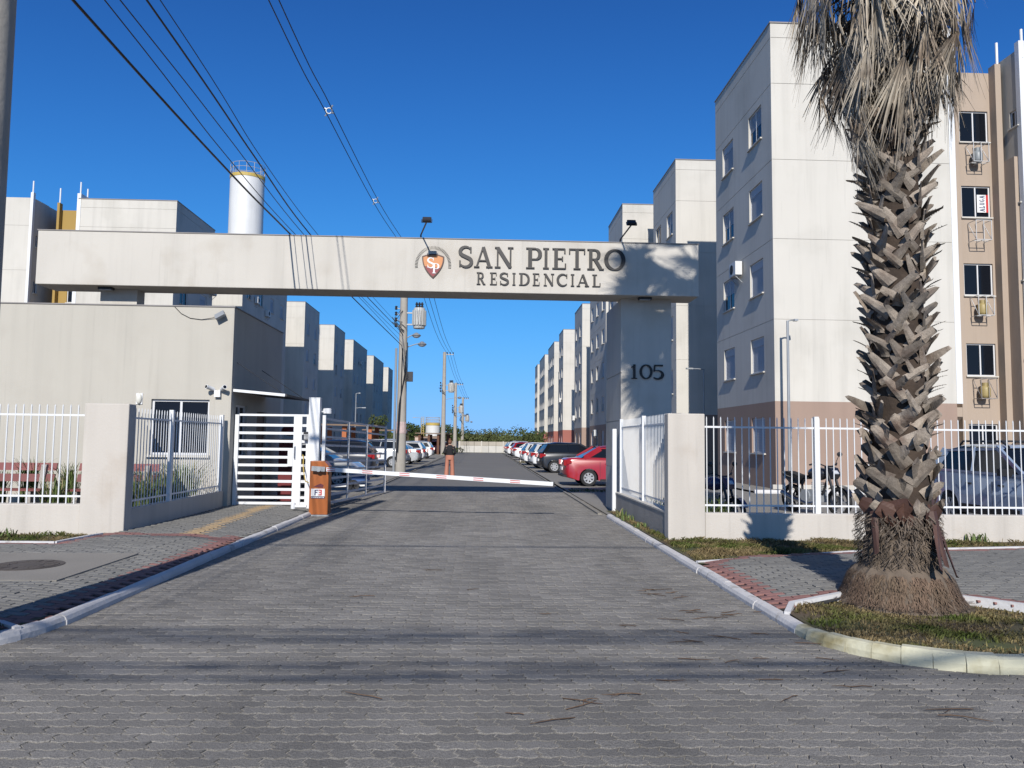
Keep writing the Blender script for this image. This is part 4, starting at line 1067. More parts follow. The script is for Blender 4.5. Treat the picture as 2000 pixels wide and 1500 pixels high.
# root mound
b = MB(); rings = []
prof = [(.60, -.035), (.575, 0.), (.53, .06), (.505, .14), (.475, .22), (.44, .28), (.395, .325), (.35, .36), (.33, .42), (.318, .5), (.31, .62)]
for r_, z_ in prof:
    rings.append([b.P((PX + r_ * math.cos(2 * PI * j / 60) * (1 + .045 * math.sin(j * 1.7) + ru(-.025, .025)), PY + r_ * math.sin(2 * PI * j / 60) * (1 + .045 * math.sin(j * 1.7) + ru(-.025, .025)), .11 + z_ + ru(-.012, .012))) for j in range(60)])
for a_, c_ in zip(rings, rings[1:]):
    for j in range(60): b.F((a_[j], a_[(j + 1) % 60], c_[(j + 1) % 60], c_[j]))
b.build('root_mound', collar_m, palm, True)
b = MB()
def rp(r_, a, z): return (PX + r_ * math.cos(a), PY + r_ * math.sin(a), z)
def mound_r(z):
    zz = z - .11
    for (r0, z0), (r1, z1) in zip(prof, prof[1:]):
        if z0 <= zz <= z1: return r0 + (r1 - r0) * (zz - z0) / (z1 - z0)
    return .575 + max(0, -zz) * 1.2
for k in range(3400):
    a = ru(0, 2 * PI); z = .11 + .30 * rnd() ** .8; L_ = ru(.04, .11)
    r0 = mound_r(z) + .004; z1 = max(.10, z - L_); r1 = mound_r(z1) + ru(.008, .03); w = ru(.003, .006); da = ru(-.10, .10)
    p, q = Vector(rp(r0, a, z)), Vector(rp(r1, a + da, z1)); s_ = Vector((-math.sin(a), math.cos(a), 0)) * w
    mid = p.lerp(q, .5) + Vector((math.cos(a), math.sin(a), .3)) * .012
    i = [b.P(p - s_), b.P(p + s_), b.P(mid + s_), b.P(mid - s_), b.P(q)]; b.F(i[:4]); b.F((i[3], i[2], i[4]))
for k in range(500):                                # loose roots spreading onto the grass
    a = ru(0, 2 * PI); r0 = ru(.50, .64); z = .12; w = ru(.003, .005); L_ = ru(.05, .12); a2 = a + ru(-.9, .9)
    p = Vector(rp(r0, a, z + ru(0, .02))); q = p + Vector((math.cos(a2), math.sin(a2), -.05)) * L_; s_ = Vector((-math.sin(a2), math.cos(a2), 0)) * w
    b.F([b.P(p - s_), b.P(p + s_), b.P(q)])
b.build('root_strands', root_m, palm, kind='stuff')
b = MB()
for k in range(1500):                               # fibre band above the mound
    a = ru(0, 2 * PI); z = ru(.46, 1.0); r0 = trad(z) + .035 + .03 * rnd(); L_ = ru(.06, .22); w = ru(.002, .0055)
    tilt = ru(-.8, .8); p = Vector(rp(r0, a, z)); tang = Vector((-math.sin(a), math.cos(a), 0)); out = Vector((math.cos(a), math.sin(a), 0))
    q = p + tang * (L_ * math.sin(tilt)) - Vector((0, 0, L_ * abs(math.cos(tilt)) * .8)) + out * ru(.0, .05)
    mid = p.lerp(q, .5) + out * ru(.015, .05); sd_ = (q - p).cross(out).normalized() * w
    i = [b.P(p - sd_), b.P(p + sd_), b.P(mid + sd_), b.P(mid - sd_), b.P(q)]; b.F(i[:4]); b.F((i[3], i[2], i[4]))
b.build('fibre_band', fiber_m, palm, kind='stuff')
# leaf bases ("boots"): flattened, split, criss-crossing planks
def boot_mesh(var, w0, L_, w1, curl, name='leaf_base', mat=None, thorn=False):
    """local frame: x around the trunk, y outwards, z up; the root of the plank at the origin"""
    mb = MB(); n = 7; pr = None; rr = random.Random(var)
    for i in range(n):
        f = i / (n - 1)
        w = w0 * (1 - f) ** .8 + w1 * (1 - (1 - f) ** .8)
        y_ = .012 + curl * f ** 2.0; z_ = L_ * f
        th = .017 * (1 - .4 * f)
        bow = .028 * (1 - f)
        row = [mb.P((-w / 2, y_ - bow, z_)), mb.P((-w * .22, y_ + th * .35, z_ + rr.uniform(-.006, .006))), mb.P((w * .22, y_ + th * .35, z_ + rr.uniform(-.006, .006))), mb.P((w / 2, y_ - bow, z_)), mb.P((w * .30, y_ - th, z_)), mb.P((-w * .30, y_ - th, z_))]
        if pr:
            for j in range(6): mb.F((pr[j], pr[(j + 1) % 6], row[(j + 1) % 6], row[j]))
        pr = row
    # ragged end
    tip = mb.P((rr.uniform(-.02, .02), curl + .012 + .02, L_ + rr.uniform(.0, .03)))
    for j in range(6): mb.F((pr[j], pr[(j + 1) % 6], tip))
    if thorn:
        for s_ in (-1, 1):
            for k in range(7):
                f = .45 + .5 * k / 7; w = w0 * (1 - f) ** .8 + w1 * (1 - (1 - f) ** .8); y_ = .012 + curl * f ** 2
                mb.F([mb.P((s_ * w * .48, y_, L_ * f - .008)), mb.P((s_ * w * .48, y_, L_ * f + .010)), mb.P((s_ * (w * .5 + .016), y_ + .006, L_ * f + .010))])
    return mb.mesh(name, mat or boot_m)
boots = [boot_mesh(k, ru(.105, .150), ru(.25, .34), ru(.04, .075), ru(.015, .055)) for k in range(12)]
boots_low = [boot_mesh(k + 20, ru(.15, .20), ru(.20, .28), ru(.07, .11), ru(.02, .05)) for k in range(7)]
boots_side = [boot_mesh(k + 40, ru(.12, .155), ru(.10, .2), ru(.035, .05), ru(.15, .25), thorn=True) for k in range(8)]
px0, py0, pz0 = WL[palm.name]
def put_boot(me, a, zz, tilt, lean_, sc, dr=0.):
    o = inst(me, 'leaf_base', palm); r_ = trad(zz) + dr
    o.matrix_local = (Matrix.Translation((PX + lean(zz) + r_ * math.cos(a) - px0, PY + r_ * math.sin(a) - py0, zz - pz0)) @ Matrix.Rotation(a - PI / 2, 4, 'Z')
                      @ Matrix.Rotation(tilt, 4, 'Y') @ Matrix.Rotation(lean_, 4, 'X') @ Matrix.Scale(sc, 4))
z = .98; row = 0
while z < 5.3:
    n = 6
    for k in range(n):
        a0 = 2 * PI * (k + .5 * (row % 2)) / n
        for s_ in (-1, 1):
            if rnd() < .06: continue
            a = a0 - s_ * .24 + ru(-.10, .10); zz = z + ru(-.04, .04)
            low = zz < 1.9
            put_boot(random.choice(boots_low if low else boots), a, zz, s_ * ru(.62, 1.08), ru(-.22, .06), ru(.82, 1.15), -.004 + (.012 if s_ > 0 else 0) + ru(0, .008))
        if z > 1.3 and rnd() < .30 + .10 * z:
            side_a = random.choice([0, PI]) + ru(-.45, .45)
            put_boot(random.choice(boots_side), side_a if rnd() < .8 else a0, z + ru(-.08, .08), ru(-.15, .15), ru(-.1, .15), ru(.8, 1.05) * min(1, .66 + z * .09), .0)
    z += .165; row += 1
husk = [boot_mesh(60 + k, ru(.10, .14), ru(.45, .6), ru(.05, .08), ru(-.02, .06), 'husk', husk_m) for k in range(3)]
for a, zz, tl, sc in ((-1.02, 1.02, PI - .05, 1.0), (-.92, .95, PI - .55, .95), (-.55, .85, PI - .5, .85), (-2.75, 1.0, PI + .3, .8)):
    o = inst(random.choice(husk), 'husk', palm); r_ = trad(zz) + .06
    o.matrix_local = Matrix.Translation((PX + r_ * math.cos(a) - px0, PY + r_ * math.sin(a) - py0, zz - pz0)) @ Matrix.Rotation(a - PI / 2, 4, 'Z') @ Matrix.Rotation(tl, 4, 'Y') @ Matrix.Rotation(-.22, 4, 'X'); o.scale = (sc,) * 3
hb = [boot_mesh(80 + k, ru(.20, .26), ru(.20, .26), ru(.10, .14), ru(.0, .05), 'husk', husk_m) for k in range(3)]
for k in range(9):
    a = -PI / 2 + (k - 4) * .36 + ru(-.1, .1); zz = .93 + ru(-.06, .07)
    o = inst(random.choice(hb), 'husk', palm); r_ = trad(zz) + .005
    o.matrix_local = Matrix.Translation((PX + r_ * math.cos(a) - px0, PY + r_ * math.sin(a) - py0, zz - pz0)) @ Matrix.Rotation(a - PI / 2, 4, 'Z') @ Matrix.Rotation(random.choice([-1, 1]) * ru(.5, 1.1), 4, 'Y') @ Matrix.Rotation(ru(-.2, 0), 4, 'X')
# fan fronds
def fan(seed, petiole, n, Lf, spread, droop, fold, mat, name, wmul=1., segs=5, ragged=.25):
    """local frame: petiole leaves the origin along +y and bends down; leaflets radiate and hang"""
    rr = random.Random(seed); mb = MB()
    pts = []; ang = rr.uniform(.1, .35) if droop > 0 else .9
    p = Vector((0, 0, 0)); d_ = ang
    for k in range(7):
        pts.append(p.copy()); d_ -= droop / 6
        p = p + Vector((0, math.cos(d_), math.sin(d_))) * petiole / 6
    mb.tube(pts, [.022, .02, .018, .016, .014, .013, .012], 5, flat=.5)
    h = pts[-1]; fwd = Vector((0, math.cos(d_), math.sin(d_))); side = Vector((1, 0, 0)); up = side.cross(fwd)
    for k in range(n):
        t_ = -1 + 2 * (k + .5) / n; th = t_ * spread + rr.uniform(-.04, .04)
        dirv = (fwd * math.cos(th) + side * math.sin(th)).normalized()
        ln = Lf * (1 - .25 * abs(t_)) * rr.uniform(1 - ragged, 1.08)
        q = h.copy(); pr = None; w = Lf * math.sin(spread / n) * .55 * wmul
        gv = rr.uniform(.5, 1.3) * fold; sw = rr.uniform(-.6, .6) * fold
        pleat = rr.choice([-1, 1]) * .2
        for i in range(segs + 1):
            f = i / segs
            ww = max(.0015, w * min(1., .35 + f * 1.6) * (1 - max(0, f - .45) / .55 * .93))
            perp = dirv.cross(up).normalized(); perp = (perp + up * pleat * (1 if k % 2 else -1)).normalized()
            cur = (mb.P(q - perp * ww), mb.P(q + perp * ww))
            if pr: mb.F((pr[0], pr[1], cur[1], cur[0]))
            pr = cur
            dirv = (dirv + Vector((sw * .16 * math.cos(f * 3 + k), rr.uniform(-.06, .06) * fold, -gv * .22 * (.3 + f)))).normalized()
            q = q + dirv * ln / segs
    return mb.mesh(name, mat)
dead = [fan(k, ru(.60, .85), 26, ru(.80, 1.05), ru(.50, .80), ru(1.75, 2.05), .6, frond_m, 'dead_frond', .80, segs=6) for k in range(5)]
dead += [fan(k + 30, ru(.50, .85), 20, ru(.75, 1.1), ru(.22, .42), ru(1.6, 2.1), 1.0, frond_m, 'dead_frond', .85, segs=7, ragged=.6) for k in range(11)]
def add_frond(me, a, z, pitch, sc, roll=0., rofs=0.):
    o = inst(me, me.name.split('.')[0], palm); r_ = trad(z) + rofs - .03
    o.matrix_local = Matrix.Translation((PX + lean(z) + r_ * math.cos(a) - px0, PY + r_ * math.sin(a) - py0, z - pz0)) @ Matrix.Rotation(a - PI / 2, 4, 'Z') @ Matrix.Rotation(pitch, 4, 'X') @ Matrix.Rotation(roll, 4, 'Y')
    o.scale = (sc,) * 3
z = 6.02; k = 0
while z < 9.6:
    nn = 36 if z < 7.3 else 17
    for i in range(nn):
        a = 2 * PI * (i + .5 * (k % 2)) / nn + ru(-.16, .16)
        if z > 7.6 and math.sin(a) > .4 and rnd() < .6: continue
        f = min(1, (z - 5.7) / 1.3)
        add_frond(random.choice(dead[:5] if rnd() < .22 else dead[5:]), a, z + ru(-.16, .16), ru(-.05, .42) - .10 * (1 - f), ru(.88, 1.12) * (.90 + .26 * f), ru(-.3, .3))
    z += .40; k += 1
for a, z in ((PI * 1.10, 5.35), (PI * 1.16, 5.3), (PI * 1.03, 5.4), (PI * 1.2, 5.5), (PI * .96, 5.45), (PI * 1.13, 5.6), (PI * 1.06, 5.3), (PI * 1.0, 5.6), (PI * 1.1, 5.75), (PI * 1.05, 5.5), (PI * 1.14, 5.45), (PI * 1.22, 5.65), (PI * .98, 5.7), (PI * 1.08, 5.65)):  # the lobe hanging lower on the left
    add_frond(random.choice(dead[5:]), a, z, ru(-.12, .15), ru(.85, 1.0), ru(-.2, .2))
for a, z in ((-.10, 5.7), (.1, 5.7), (-.3, 5.75), (0., 5.85)): add_frond(random.choice(dead[5:]), a, z, ru(-.12, .1), ru(.8, .95), ru(-.2, .2))
live = [fan(k + 70, ru(.95, 1.3), 32, ru(1.0, 1.25), 1.7, ru(.3, .9), .25, green_f, 'live_frond', 1.15, segs=4) for k in range(5)]
for i in range(105):
    a = i * 2.39996; f = i / 104
    add_frond(random.choice(live), a, 9.4 + 2.6 * f, -1.0 + 1.7 * f, ru(.88, 1.12), ru(-.3, .3))

# dry twigs on the paving near the kerb
tw_g = 'dry palm twigs scattered on the paving and grass'
def twig(x, y, z, L_, a, k):
    mb = MB(); p = Vector((0, 0, .004)); pts = []; d = 0; bend = ru(-.5, .5)
    for i in range(5):
        pts.append(p.copy()); p = p + Vector((math.cos(d), math.sin(d), 0)) * L_ / 4; d += bend / 4; p.z = .004 + ru(0, .008)
    mb.tube(pts, [.003, .0036, .0034, .003, .0015], 4)
    if rnd() < .4: mb.tube([pts[2], pts[2] + Vector((.03, .04, .004)), pts[2] + Vector((.08, .07, .004))], [.003, .003, .0015], 4)
    o = mb.build('dry_twig', twig_m)
    o.location = (x, y, z); o.rotation_euler = (0, 0, a)
    tag(o, 'thin dry brown palm twig lying near the right kerb', 'twig', tw_g)
for k in range(46):
    u = rnd()
    if u < .62: x, y = 2.72 - abs(random.gauss(0, .75)), ru(5.2, 8.8)
    elif u < .85: x, y = ru(.2, 4.5), ru(4.5, 5.5)
    else: x, y = ru(-2, 2.4), ru(5, 10)
    twig(x, y, .005, ru(.10, .32), ru(-.6, .6) + (PI if rnd() < .5 else 0), k)
for x, y in ((3.35, 6.75), (3.7, 6.5), (3.3, 7.2), (4.6, 6.2)): twig(x, y, .11, ru(.25, .45), ru(0, 2), 0)
b = MB()
for k in range(14): b.ball((4.05 + random.gauss(0, .09), 5.42 + random.gauss(0, .03), .015 + .02 * rnd()), ru(.012, .03), 6, 4)
tag(b.build('leaf_litter', bark_m), 'small brown clump of litter at the foot of the yellowish kerb', 'litter')

# ================================================================== POLES AND CABLES
def pole(x, y, h, r0, r1, label, group, trafo=None, lamps=False, z0=0.):
    t = thing('utility_pole', label, 'utility pole', (x, y, z0), 0, group)
    b = MB(); b.tube([(x, y, z0), (x, y, z0 + h * .5), (x, y, z0 + h)], [r0, (r0 + r1) / 2, r1], 14); b.build('shaft', conc_m, t, True)
    return t
nearp = pole(-4.02, 6.12, 9.4, .215, .155, 'thick grey concrete pole cut by the left edge of the picture', None, z0=.12)
b = MB(); b.beam((-4.02, 6.12, 8.9), (-4.9, 6.12, 8.9), .08, .1); b.build('crossarm', galv_m, nearp)
def dress(t, x, y, zt, tz, side=1, lamp_z=None, crossarm=True):
    """transformer, insulators, lamps and clamps on an inner pole"""
    if crossarm:
        b = MB(); b.beam((x - .2, y, zt - .25), (x + 1.0, y, zt - .25), .09, .1); b.build('crossarm', galv_m, t)
        for k in range(3):
            b = MB(); b.lathe([(.05, 0), (.07, .05), (.04, .08), (.07, .13), (.03, .2)], (x + .3 + k * .32, y, zt - .2), 8); b.build('insulator', dark_m, t)
    cx_, cy_, cz_ = x + .80, y - .05, tz - .35
    b = MB(); b.lathe([(.28, 0), (.30, .06), (.30, .98), (.27, 1.06), (.12, 1.09)], (cx_, cy_, cz_), 18); tr = b.build('transformer_tank', trafo_m, t, True)
    b = MB()
    for k in range(12):
        a = -PI * .95 + k * PI * 1.4 / 11; b.beam((cx_ + .35 * math.cos(a), cy_ + .35 * math.sin(a), cz_ + .15), (cx_ + .35 * math.cos(a), cy_ + .35 * math.sin(a), cz_ + .92), .10, .022, up=(math.cos(a), math.sin(a), 0))
    b.build('cooling_fin', trafo_m, tr)
    for k in range(3):
        b = MB(); b.lathe([(.05, 0), (.075, .08), (.045, .12), (.075, .2), (.03, .3)], (cx_ - .14 + k * .14, cy_, cz_ + 1.07), 8); b.build('bushing', dark_m, tr)
    for dz in (.2, .8): b = MB(); b.beam((x + .1, cy_, cz_ + dz), (cx_ - .29, cy_, cz_ + dz), .1, .07); b.build('bracket', galv_m, t)
    for k in range(4):
        b = MB(); b.lathe([(.05, 0), (.08, .05), (.05, .1), (.08, .15), (.04, .2)], (x - .38, y - .1, tz - .3 + k * .3), 8); b.build('insulator', dark_m, t)
        b = MB(); b.tube([(x, y, tz - .2 + k * .3), (x - .2, y - .1, tz - .25 + k * .3), (x - .38, y - .1, tz - .2 + k * .3)], .02, 5); b.build('bracket', galv_m, t)
    b = MB()
    for k in range(5): b.tube([(x + ru(-.2, .0), y - .24, tz + ru(-.5, .9)), (x - ru(.3, .6), y - .3, tz + ru(-.3, .3)), (x + ru(-.1, .2), y - .26, tz - ru(.3, .9))], .016, 5)
    b.build('jumper_cable', wire_m, t)
    if lamp_z:
        for z_, dx in lamp_z:
            b = MB(); b.tube([(x, y, z_ - .25), (x + dx * .6, y, z_ - .05), (x + dx, y, z_ + .05)], .028, 6); ar = b.build('lamp_arm', galv_m, t)
            b = MB(); b.lathe([(.05, .14), (.17, .06), (.24, 0), (.22, -.03)], (x + dx + .12, y, z_), 14); b.build('lamp_shade', galv_m, ar, True)
            b = MB(); b.ball((x + dx + .12, y, z_ - .03), (.2, .2, .11), 12, 6); b.build('lamp_bowl', lamp_clear, ar, True)
PG_ = 'concrete poles with transformers along the road'
p1 = pole(-4.1, 39.4, 11.4, .27, .17, 'nearest inner concrete pole with a ribbed transformer, two street lamps and many cables', PG_)
dress(p1, -4.1, 39.4, 11.4, 7.7, lamp_z=[(7.0, .55), (6.55, .85)], crossarm=True)
b = MB(); b.tube([(-4.42, 39.2, 0), (-4.42, 39.2, 6.3)], .06, 8); b.build('conduit', galv_m, p1)
b = MB(); b.box(-3.86, -3.55, 39.1, 39.3, 4.6, 5.1); b.build('splice_box', dark_m, p1)
b = MB(); b.tube([(-3.9, 39.16, 6.2), (-3.95, 39.14, 5.0), (-4.2, 39.1, 3.4), (-4.3, 39.1, .6)], .03, 6); b.tube([(-3.85, 39.16, 6.6), (-3.82, 39.14, 5.6), (-3.85, 39.1, 4.6)], .02, 6); b.tube([(-4.1, 39.14, 6.3), (-4.12, 39.1, 4.), (-4.22, 39.1, 1.)], .025, 6); b.build('riser_cable', wire_m, p1)
b = MB(); b.lathe([(.262, 1.95), (.258, 2.55)], (-4.1, 39.4, 0), 14, cap=False); b.build('notice_wrap', M('paper_faded', (.55, .42, .40), .8, .2, 8), p1)
p2 = pole(-4.2, 84.3, 11.3, .27, .17, 'second inner concrete pole with a transformer, beside the walking person', PG_)
dress(p2, -4.2, 84.3, 11.3, 7.2, lamp_z=[(6.3, 1.6)])
p3 = pole(-3.6, 104, 9.4, .27, .17, 'third inner concrete pole down the road, right of the walking person', PG_)
dress(p3, -3.6, 104, 9.4, 5.6, lamp_z=[(5.0, 1.2)])
p4 = pole(-3.3, 132, 9.0, .28, .18, 'farthest inner concrete pole, in front of the end wall', PG_)
dress(p4, -3.3, 132, 9.0, 5.2, lamp_z=[(4.8, 1.4)])
def cable(pts, r, label, group):
    # smooth through the points
    P3 = [Vector(p) for p in pts]; out = []
    for i in range(len(P3) - 1):
        a = P3[max(0, i - 1)]; b1 = P3[i]; c = P3[i + 1]; d = P3[min(len(P3) - 1, i + 2)]
        for k in range(8):
            t_ = k / 8; out.append(.5 * ((2 * b1) + (c - a) * t_ + (2 * a - 5 * b1 + 4 * c - d) * t_ ** 2 + (3 * b1 - a - 3 * c + d) * t_ ** 3))
    out.append(P3[-1])
    mb = MB(); mb.tube(out, r, 5)
    tag(mb.build('overhead_cable', wire_m), label, 'cable', group)
CG = 'black cables strung from the street to the inner poles'
e = (-4.15, 39.3)
cable([(-4.6, -4, 6.8), (-4.4, 8, 6.26), (-4.4, 13.3, 6.2), (-4.4, 17.2, 6.26), (-4.3, 26, 6.3), (e[0], e[1], 6.45)], .018, 'lowest and thickest black cable crossing the sky at the left', CG)
cable([(-4.5, -4, 7.2), (-4.3, 8.46, 6.53), (-4.3, 12.3, 6.32), (-4.3, 17.2, 6.27), (-4.2, 27, 6.45), (e[0], e[1], 6.6)], .008, 'thin cable just right of the lowest cable', CG)
cable([(-4.3, -4, 6.9), (-4.15, 8.5, 6.56), (-4.15, 12.08, 6.48), (-4.15, 17.36, 6.32), (-4.15, 27, 6.5), (e[0], e[1], 6.9)], .008, 'thin cable passing over the water tower ring', CG)
cable([(-4.2, -4, 7.5), (-4.05, 8.93, 6.82), (-4.05, 13.39, 6.56), (-4.05, 17.67, 6.38), (-4.05, 27, 6.6), (e[0], e[1], 7.1)], .014, 'thick twisted cable right of the water tower', CG)
cable([(-4.1, -4, 7.6), (-3.95, 9.06, 6.9), (-3.95, 13.35, 6.57), (-3.95, 18.14, 6.47), (-3.95, 27, 6.7), (e[0], e[1], 7.3)], .007, 'thin cable farthest right of the left hand bunch', CG)
HG = 'pair of high cables with spacers'
for dx, zoff in ((0., 0.), (.1, .16)):
    cable([(-3.75 + dx, -5, 9.5 + zoff), (-3.75 + dx, 12.8, 9.12 + zoff), (-3.75 + dx, 17.6, 9.26 + zoff), (-3.75 + dx, 25.5, 9.6 + zoff), (-3.72 + dx, 32, 10.15 + zoff), (-3.7 + dx, 39.4, 11.0 + zoff)], .011, 'left cable of the high pair with spacers' if dx == 0 else 'right cable of the high pair with spacers', HG)
for y_, z_ in ((17.7, 9.34), (25.6, 9.68)):
    b = MB(); b.T = Matrix.Translation((-3.70, y_, z_)) @ Matrix.Rotation(R(-58), 4, 'Y')
    b.tube([(.07 * math.cos(2 * PI * k / 10), 0, .07 * math.sin(2 * PI * k / 10)) for k in range(11)], .014, 5, cap=False); b.tube([(-.16, 0, 0), (-.07, 0, 0)], .018, 5); b.tube([(.07, 0, 0), (.16, 0, 0)], .018, 5); b.tube([(0, 0, .07), (0, 0, .12)], .02, 5); b.tube([(0, 0, -.07), (0, 0, -.12)], .02, 5)
    tag(b.build('cable_spacer', galv_m), 'pale ring spacer on the high cable pair, ' + ('higher in the sky' if y_ < 20 else 'just above the beam'), 'spacer', HG)
IG = 'cables between the inner poles'
for k in range(3):
    x_ = -3.8 + k * .32
    cable([(x_, 39.4, 11.15), (x_ - .02, 62, 10.3), (x_ - .1, 84.3, 11.1)], .016, ['left', 'middle', 'right'][k] + ' one of three cables sagging between the first two inner poles', IG)
    cable([(x_ - .1, 84.3, 11.1), (x_ + .2, 94, 9.8), (x_ + .5, 104, 9.2)], .016, ['left', 'middle', 'right'][k] + ' one of three cables between the second and third inner poles', IG)
    cable([(x_ + .5, 104, 9.2), (x_ + .7, 118, 8.7), (x_ + .8, 132, 8.8)], .016, ['left', 'middle', 'right'][k] + ' one of three cables between the third and fourth inner poles', IG)
SG = 'cable bundles over the street, seen by their shadows'
for y_, z_, r_, n_, lab in ((-2.65, 6.05, .085, 4, 'loose bundle of black cables over the street, throwing the shadow band nearer the gate'), (-3.95, 6.2, .12, 6, 'wider loose bundle of black cables over the street, throwing the shadow band nearer the camera'),
                        (-3.3, 6.3, .03, 2, 'pair of black cables over the street throwing a faint line between the two shadow bands'), (1.9, 6.6, .03, 2, 'pair of black cables over the drive throwing a faint shadow line near the gate')):
    mb = MB()
    for q in range(n_):
        pts = []
        for k in range(41):
            t_ = k / 40; x = -24 + 48 * t_; a = 2 * PI * q / n_ + x * .35 + math.sin(x * .9 + q) * .5
            sag = .55 * (2 * t_ - 1) ** 2
            pts.append((x, y_ + r_ * (.55 + .45 * math.sin(q * 2.1 + x * .2)) * math.cos(a) - .3 * (1 - t_) ** 2, z_ + sag + r_ * math.sin(a)))
        mb.tube(pts, .0125, 5)
    tag(mb.build('cable_bundle', wire_m), lab, 'cable', SG)

# thin lamp posts
def lamp_post(x, y, h, dx, label, r=.045):
    t = thing('lamp_post', label, 'lamp post', (x, y, 0))
    b = MB(); b.tube([(x, y, 0), (x, y, h)], [r, r * .75], 8); b.build('shaft', galv_m, t)
    b = MB(); b.tube([(x, y, h - .02), (x + dx * .5, y, h + .02), (x + dx, y, h + .02)], .025, 6); b.build('arm', galv_m, t)
    b = MB(); b.box(min(x + dx, x + dx * 1.6), max(x + dx, x + dx * 1.6), y - .08, y + .08, h - .01, h + .06); b.build('lamp_head', galv_m, t)
lamp_post(10.62, 26.2, 5.95, .22, 'slim grey lamp post in front of the cream end wall left of the palm', .06)
lamp_post(10.95, 37.5, 5.3, -.55, 'slim dark lamp post in the shaded gap right of the numbered pillar')
lamp_post(-9.8, 60, 4.05, .5, 'slim lamp post with an arm in the left car park, seen above the vehicle gate')
lamp_post(-9.3, 57, 5.0, .2, 'taller slim lamp post in the left car park beside the shelters')
lamp_post(-7.1, 90, 4.2, -.6, 'far slim lamp post left of the short water tank')

# ================================================================== SHELTERS, END WALL, TREES
def shelter(x0, x1, y0, y1, h, label, post_m, group, nx=3):
    t = thing('shelter', label, 'shelter', ((x0 + x1) / 2, (y0 + y1) / 2, 0), 0, group)
    b = MB(); b.prism([(x0, y0, h), (x1, y0, h - .05), (x1, y1, h + .02), (x0, y1, h + .07)], (0, 0, .09)); b.build('roof', roof_w, t)
    for i in range(nx):
        for yy in (y0 + .4, y1 - .4):
            xx = x0 + .5 + (x1 - x0 - 1.) * i / (nx - 1); b = MB(); b.box(xx - .13, xx + .13, yy - .13, yy + .13, 0, h - .06); b.build('post', post_m, t)
shelter(-10.2, -6.2, 46, 50, 2.45, 'open shelter with orange posts behind the silver car', orange_w, 'open shelters in the car park')
shelter(-9.6, -6.0, 62, 66, 2.35, 'open shelter with orange posts farther back behind the dark wagon', orange_w, 'open shelters in the car park', 2)
shelter(-7.6, -3.4, 88, 93, 2.35, 'open shelter with dark brown posts in front of the short water tank', brown_w, 'open shelters in the car park', 4)
t = thing('kiosk', 'low pale pink wall behind the brown shelter', 'kiosk', (-6.7, 95, 0))
b = MB(); b.box(-8.1, -5.2, 94, 96.5, 0, 2.0); b.build('wall', M('pink_wall', (.60, .47, .40), .85, .05), t); b = MB(); b.box(-8.2, -5.1, 93.9, 96.6, 2.002, 2.1); b.build('roof', roof_w, t)
ew = thing('end_wall', 'long pale concrete wall closing the far end of the road', 'wall', (3, 106, 0))
x = -6.
while x < 11:
    b = MB(); b.box(x + .02, x + .98, 106, 106.1, 0, .92); b.build('panel', M('panel_white', (.58, .56, .52), .85, .06, 2, objr=.06), ew)
    b = MB(); b.box(x + .02, x + .98, 106, 106.1, .94, 1.5); b.build('panel', M('panel_upper', (.44, .40, .34), .85, .06, 2, objr=.06), ew)
    x += 1.
for x in range(-6, 12, 3): b = MB(); b.box(x - .08, x + .08, 105.95, 106.15, 0, 1.56); b.build('post', portal_c, ew)
b = MB(); b.box(4.3, 4.7, 105.5, 105.8, 0, 1.65); b.build('gate_pier', portal_c, ew)
# the far wood: clumps of leaf-sized faces
def crown(mb, cx_, cy_, cz_, rx, rz, n, leaf):
    for k in range(n):
        th, ph = ru(0, 2 * PI), math.acos(ru(-.5, 1)); rr_ = ru(.55, 1.05)
        p = Vector((cx_ + rx * rr_ * math.sin(ph) * math.cos(th), cy_ + rx * rr_ * math.sin(ph) * math.sin(th), cz_ + rz * rr_ * math.cos(ph)))
        nrm = Vector((ru(-1, 1), ru(-1.2, .4), ru(-.2, 1))).normalized(); u_ = nrm.orthogonal().normalized(); v_ = nrm.cross(u_); s_ = leaf * ru(.6, 1.3)
        mb.poly([p - u_ * s_, p - v_ * s_ * .6, p + u_ * s_, p + v_ * s_ * .6])
b = MB()
for k in range(70):
    x = -16 + 50 * k / 69 + ru(-.8, .8); y = 128 + ru(0, 22); h = ru(2.6, 4.3) + (.8 if k % 9 == 0 else 0)
    crown(b, x, y, h * .42, ru(1.6, 2.8), h * .58, 300, .20)
b.build('far_wood', leaf_m, None, kind='stuff')
b = MB(); b.poly([(-60, 150, 0), (60, 150, 0), (60, 150, 2.2), (-60, 150, 2.2)])
for i in range(40): b.ball((-22 + i * 1.5, 146 + ru(-3, 3), 1.0), (1.8, 1.6, ru(1.4, 2.3)), 8, 6)
b.build('far_thicket', leaf_m, None, kind='stuff')
def tree(x, y, h, label, r=1.5):
    t = thing('tree', label, 'tree', (x, y, 0))
    b = MB(); b.tube([(x, y, 0), (x + .1, y, h * .35), (x + .05, y, h * .7)], [.16, .11, .05], 7); b.build('trunk', bark_m, t)
    b = MB()
    for k in range(7): crown(b, x + ru(-r, r) * .7, y + ru(-r, r) * .6, h * ru(.5, .85), r * .55, h * .16, 110, .14)
    b.build('crown', leaf_m, t)
tree(-13.2, 98, 5.2, 'slender leafy tree between the last left block and the first pole', 1.3)
tree(-11.3, 118, 4.4, 'dark green tree left of the short water tank, nearer the first pole', 1.6)
tree(-9.8, 122, 4.3, 'dark green tree directly left of the short water tank', 1.6)
tree(-5.2, 124, 4.5, 'dark green tree just right of the short water tank', 1.8)
